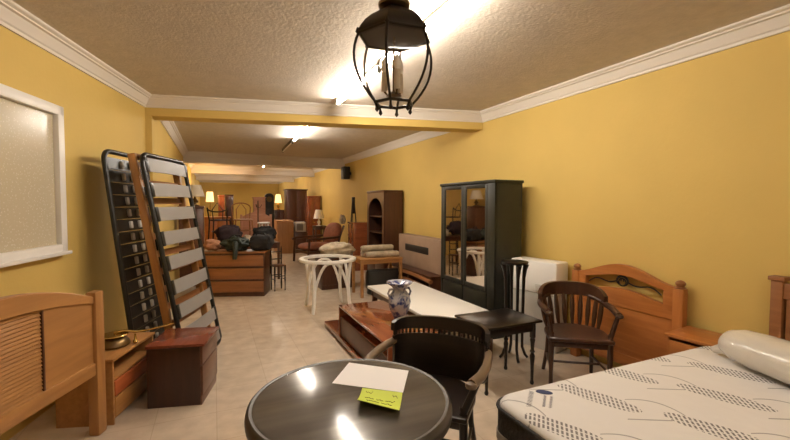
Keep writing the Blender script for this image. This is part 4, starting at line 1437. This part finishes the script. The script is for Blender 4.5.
# dark chest with a heap of cream rolls, pine table with another heap
cupboard('storage_chest', 'dark chest behind the white bentwood table, cream cloth on top', (2.05, 7.25, 0), 0.05, 0.62, 0.45, 0.56, 'brown', 2, corn=0.0, cat='chest')
soft('cloth_bundle', 'cream patterned cloth bundle on the dark chest', 'bundle', 'cream', (2.08, 7.2, 0.56 + 0.142), (0.30, 0.2, 0.13), seed=31, wob=0.05)
simple_table('pine_table', 'small pine table with a drawer-deep apron, right of the white bentwood table', (2.56, 6.40, 0), 0, 0.76, 0.5, 0.64, 'pine', 0.045, 0.03, 0.06)
for i, (y, z, r_, lab) in enumerate(((6.30, 0.64, 0.052, 'front cream cushion roll on the pine table'), (6.45, 0.64, 0.06, 'rear cream cushion roll on the pine table'), (6.38, 0.745, 0.05, 'topmost cream cushion roll on the pine table'))):
    t = thing('cushion_roll', lab, 'cushion', (2.62 - 0.03 * i, y, z), 0.05 * i - 0.04, 'cream rolls on the pine table')
    mb = MB()
    mb.tube([(-0.30, 0, r_), (-0.27, 0, r_), (0.0, 0.006, r_), (0.27, 0, r_), (0.30, 0, r_)], lambda k: r_ * (0.72 if k in (0, 1) else 1.0), 14)
    mb.build('roll', 'cream', t)
    for sx in (-1, 1):
        MB().lathe([(0.003, 0), (0.014, 0.004), (0.003, 0.01)], (0, 0, 0), 8, Matrix.Translation((sx * 0.30, 0, r_)) @ Matrix.Rotation(sx * PI / 2, 4, 'Y')).build('end_button', 'brown', t)
t = thing('television', 'black boxy television on the floor under the pine table', 'television', (2.62, 6.42, 0))
MB().box(-0.28, 0.28, -0.18, -0.10, 0.03, 0.44, 0.015).build('screen_frame', 'black', t)
MB().box(-0.24, 0.24, -0.186, -0.175, 0.07, 0.40, 0.004).build('screen', 'slot', t)
MB().box(-0.22, 0.22, -0.11, 0.16, 0.05, 0.38, 0.05).build('rear_case', 'black', t)
MB().box(-0.2, 0.2, -0.16, 0.10, 0, 0.035, 0.006).build('stand', 'black', t)

# bookcase with arched glass door
t = thing('bookcase', 'tall brown display bookcase with an arched open front against the right wall', 'bookcase', (3.22, 7.62, 0), math.radians(-90))
BWd, BD, BH = 0.92, 0.40, 1.82
mb = MB()
mb.box(-BWd / 2, -BWd / 2 + 0.025, -BD / 2, BD / 2, 0, BH - 0.03, 0.003)
mb.box(BWd / 2 - 0.025, BWd / 2, -BD / 2, BD / 2, 0, BH - 0.03, 0.003)
mb.box(-BWd / 2, BWd / 2, BD / 2 - 0.015, BD / 2, 0, BH - 0.03, 0.002)
mb.build('carcass', 'brown', t)
for z in (0.06, 0.62, 0.95, 1.28):
    MB().box(-BWd / 2 + 0.02, BWd / 2 - 0.02, -BD / 2 + 0.03, BD / 2 - 0.01, z, z + 0.022, 0.002).build('shelf', 'brown', t)
MB().box(-BWd / 2 - 0.012, BWd / 2 + 0.012, -BD / 2 - 0.02, BD / 2, BH - 0.05, BH, 0.012).build('cornice', 'brown', t)
a_in = BWd / 2 - 0.09
archp = [(-BWd / 2, 0.62), (-BWd / 2, BH - 0.04), (BWd / 2, BH - 0.04), (BWd / 2, 0.62), (a_in, 0.62), (a_in, 1.40)] + [(a_in * math.cos(PI * k / 14), 1.40 + 0.27 * math.sin(PI * k / 14)) for k in range(1, 14)] + [(-a_in, 1.40), (-a_in, 0.62)]
MB().prism(archp, -BD / 2 - 0.012, -BD / 2 + 0.014, 'XZ').build('arched_front', 'brown', t)
for i in range(2):
    x0 = -BWd / 2 + 0.01 + i * (BWd / 2 - 0.01)
    d_ = MB().box(x0, x0 + BWd / 2 - 0.014, -BD / 2 - 0.012, -BD / 2 + 0.01, 0.07, 0.61, 0.006).build('door', 'brown', t)
    MB().lathe([(0.006, 0), (0.013, 0.018), (0.002, 0.03)], (0, 0, 0), 10, Matrix.Translation((x0 + (BWd / 2 - 0.06 if i == 0 else 0.04), -BD / 2 - 0.01, 0.36)) @ Matrix.Rotation(PI / 2, 4, 'X')).build('knob', 'brass', d_)

cupboard('low_cupboard', 'red-brown chest of shoulder height left of the display bookcase', (3.18, 9.0, 0), math.radians(-90), 0.5, 0.46, 1.12, 'redwood', 2, corn=0.01)
t = thing('easel', 'thin black easel standing behind the red-brown chest, left of the bookcase', 'easel', (3.24, 9.75, 0))
for dx, dy in ((-0.16, -0.10), (0.14, -0.10), (0.0, 0.2)):
    MB().cyl((dx, dy, 0.0), (dx * 0.15 + 0.01, dy * 0.15, 1.66), 0.018, 0.014).build('leg', 'ebony', t)
MB().box(-0.03, 0.05, -0.035, 0.005, 1.30, 1.72, 0.006).build('head', 'ebony', t)
MB().box(-0.16, 0.16, -0.09, -0.065, 0.75, 0.79, 0.004).build('ledge', 'ebony', t)

# beige panel with black slot standing on a slatted wooden rack, right wall
t = thing('wooden_rack', 'low slatted wooden rack against the right wall, under the beige panel', 'rack', (3.13, 5.28, 0))
for i, y in enumerate((0.06, 0.8, 1.54)):
    MB().box(-0.12, 0.3, y - 0.03, y + 0.03, 0, 0.42, 0.004).build('upright', 'brown', t)
for i in range(3):
    z = 0.10 + i * 0.13
    MB().tube([(-0.13, 0.0 + 1.6 * k / 8, z + 0.03 * math.sin(PI * k / 8)) for k in range(9)], 0.035, 8).build('slat', 'brown_mid', t)
MB().box(-0.14, 0.31, 0.0, 1.6, 0.415, 0.44, 0.004).build('top', 'brown', t)
t = thing('beige_panel', 'wide beige-grey unit with a long black slot, standing on the slatted rack', 'panel', (3.2, 5.30, 0.44))
MB().box(0.0, 0.2, 0.0, 1.58, 0.0, 0.55, 0.012).build('body', 'beige_panel', t)
MB().box(-0.008, 0.05, 0.42, 1.30, 0.265, 0.395, 0.02).build('slot', 'slot', t)
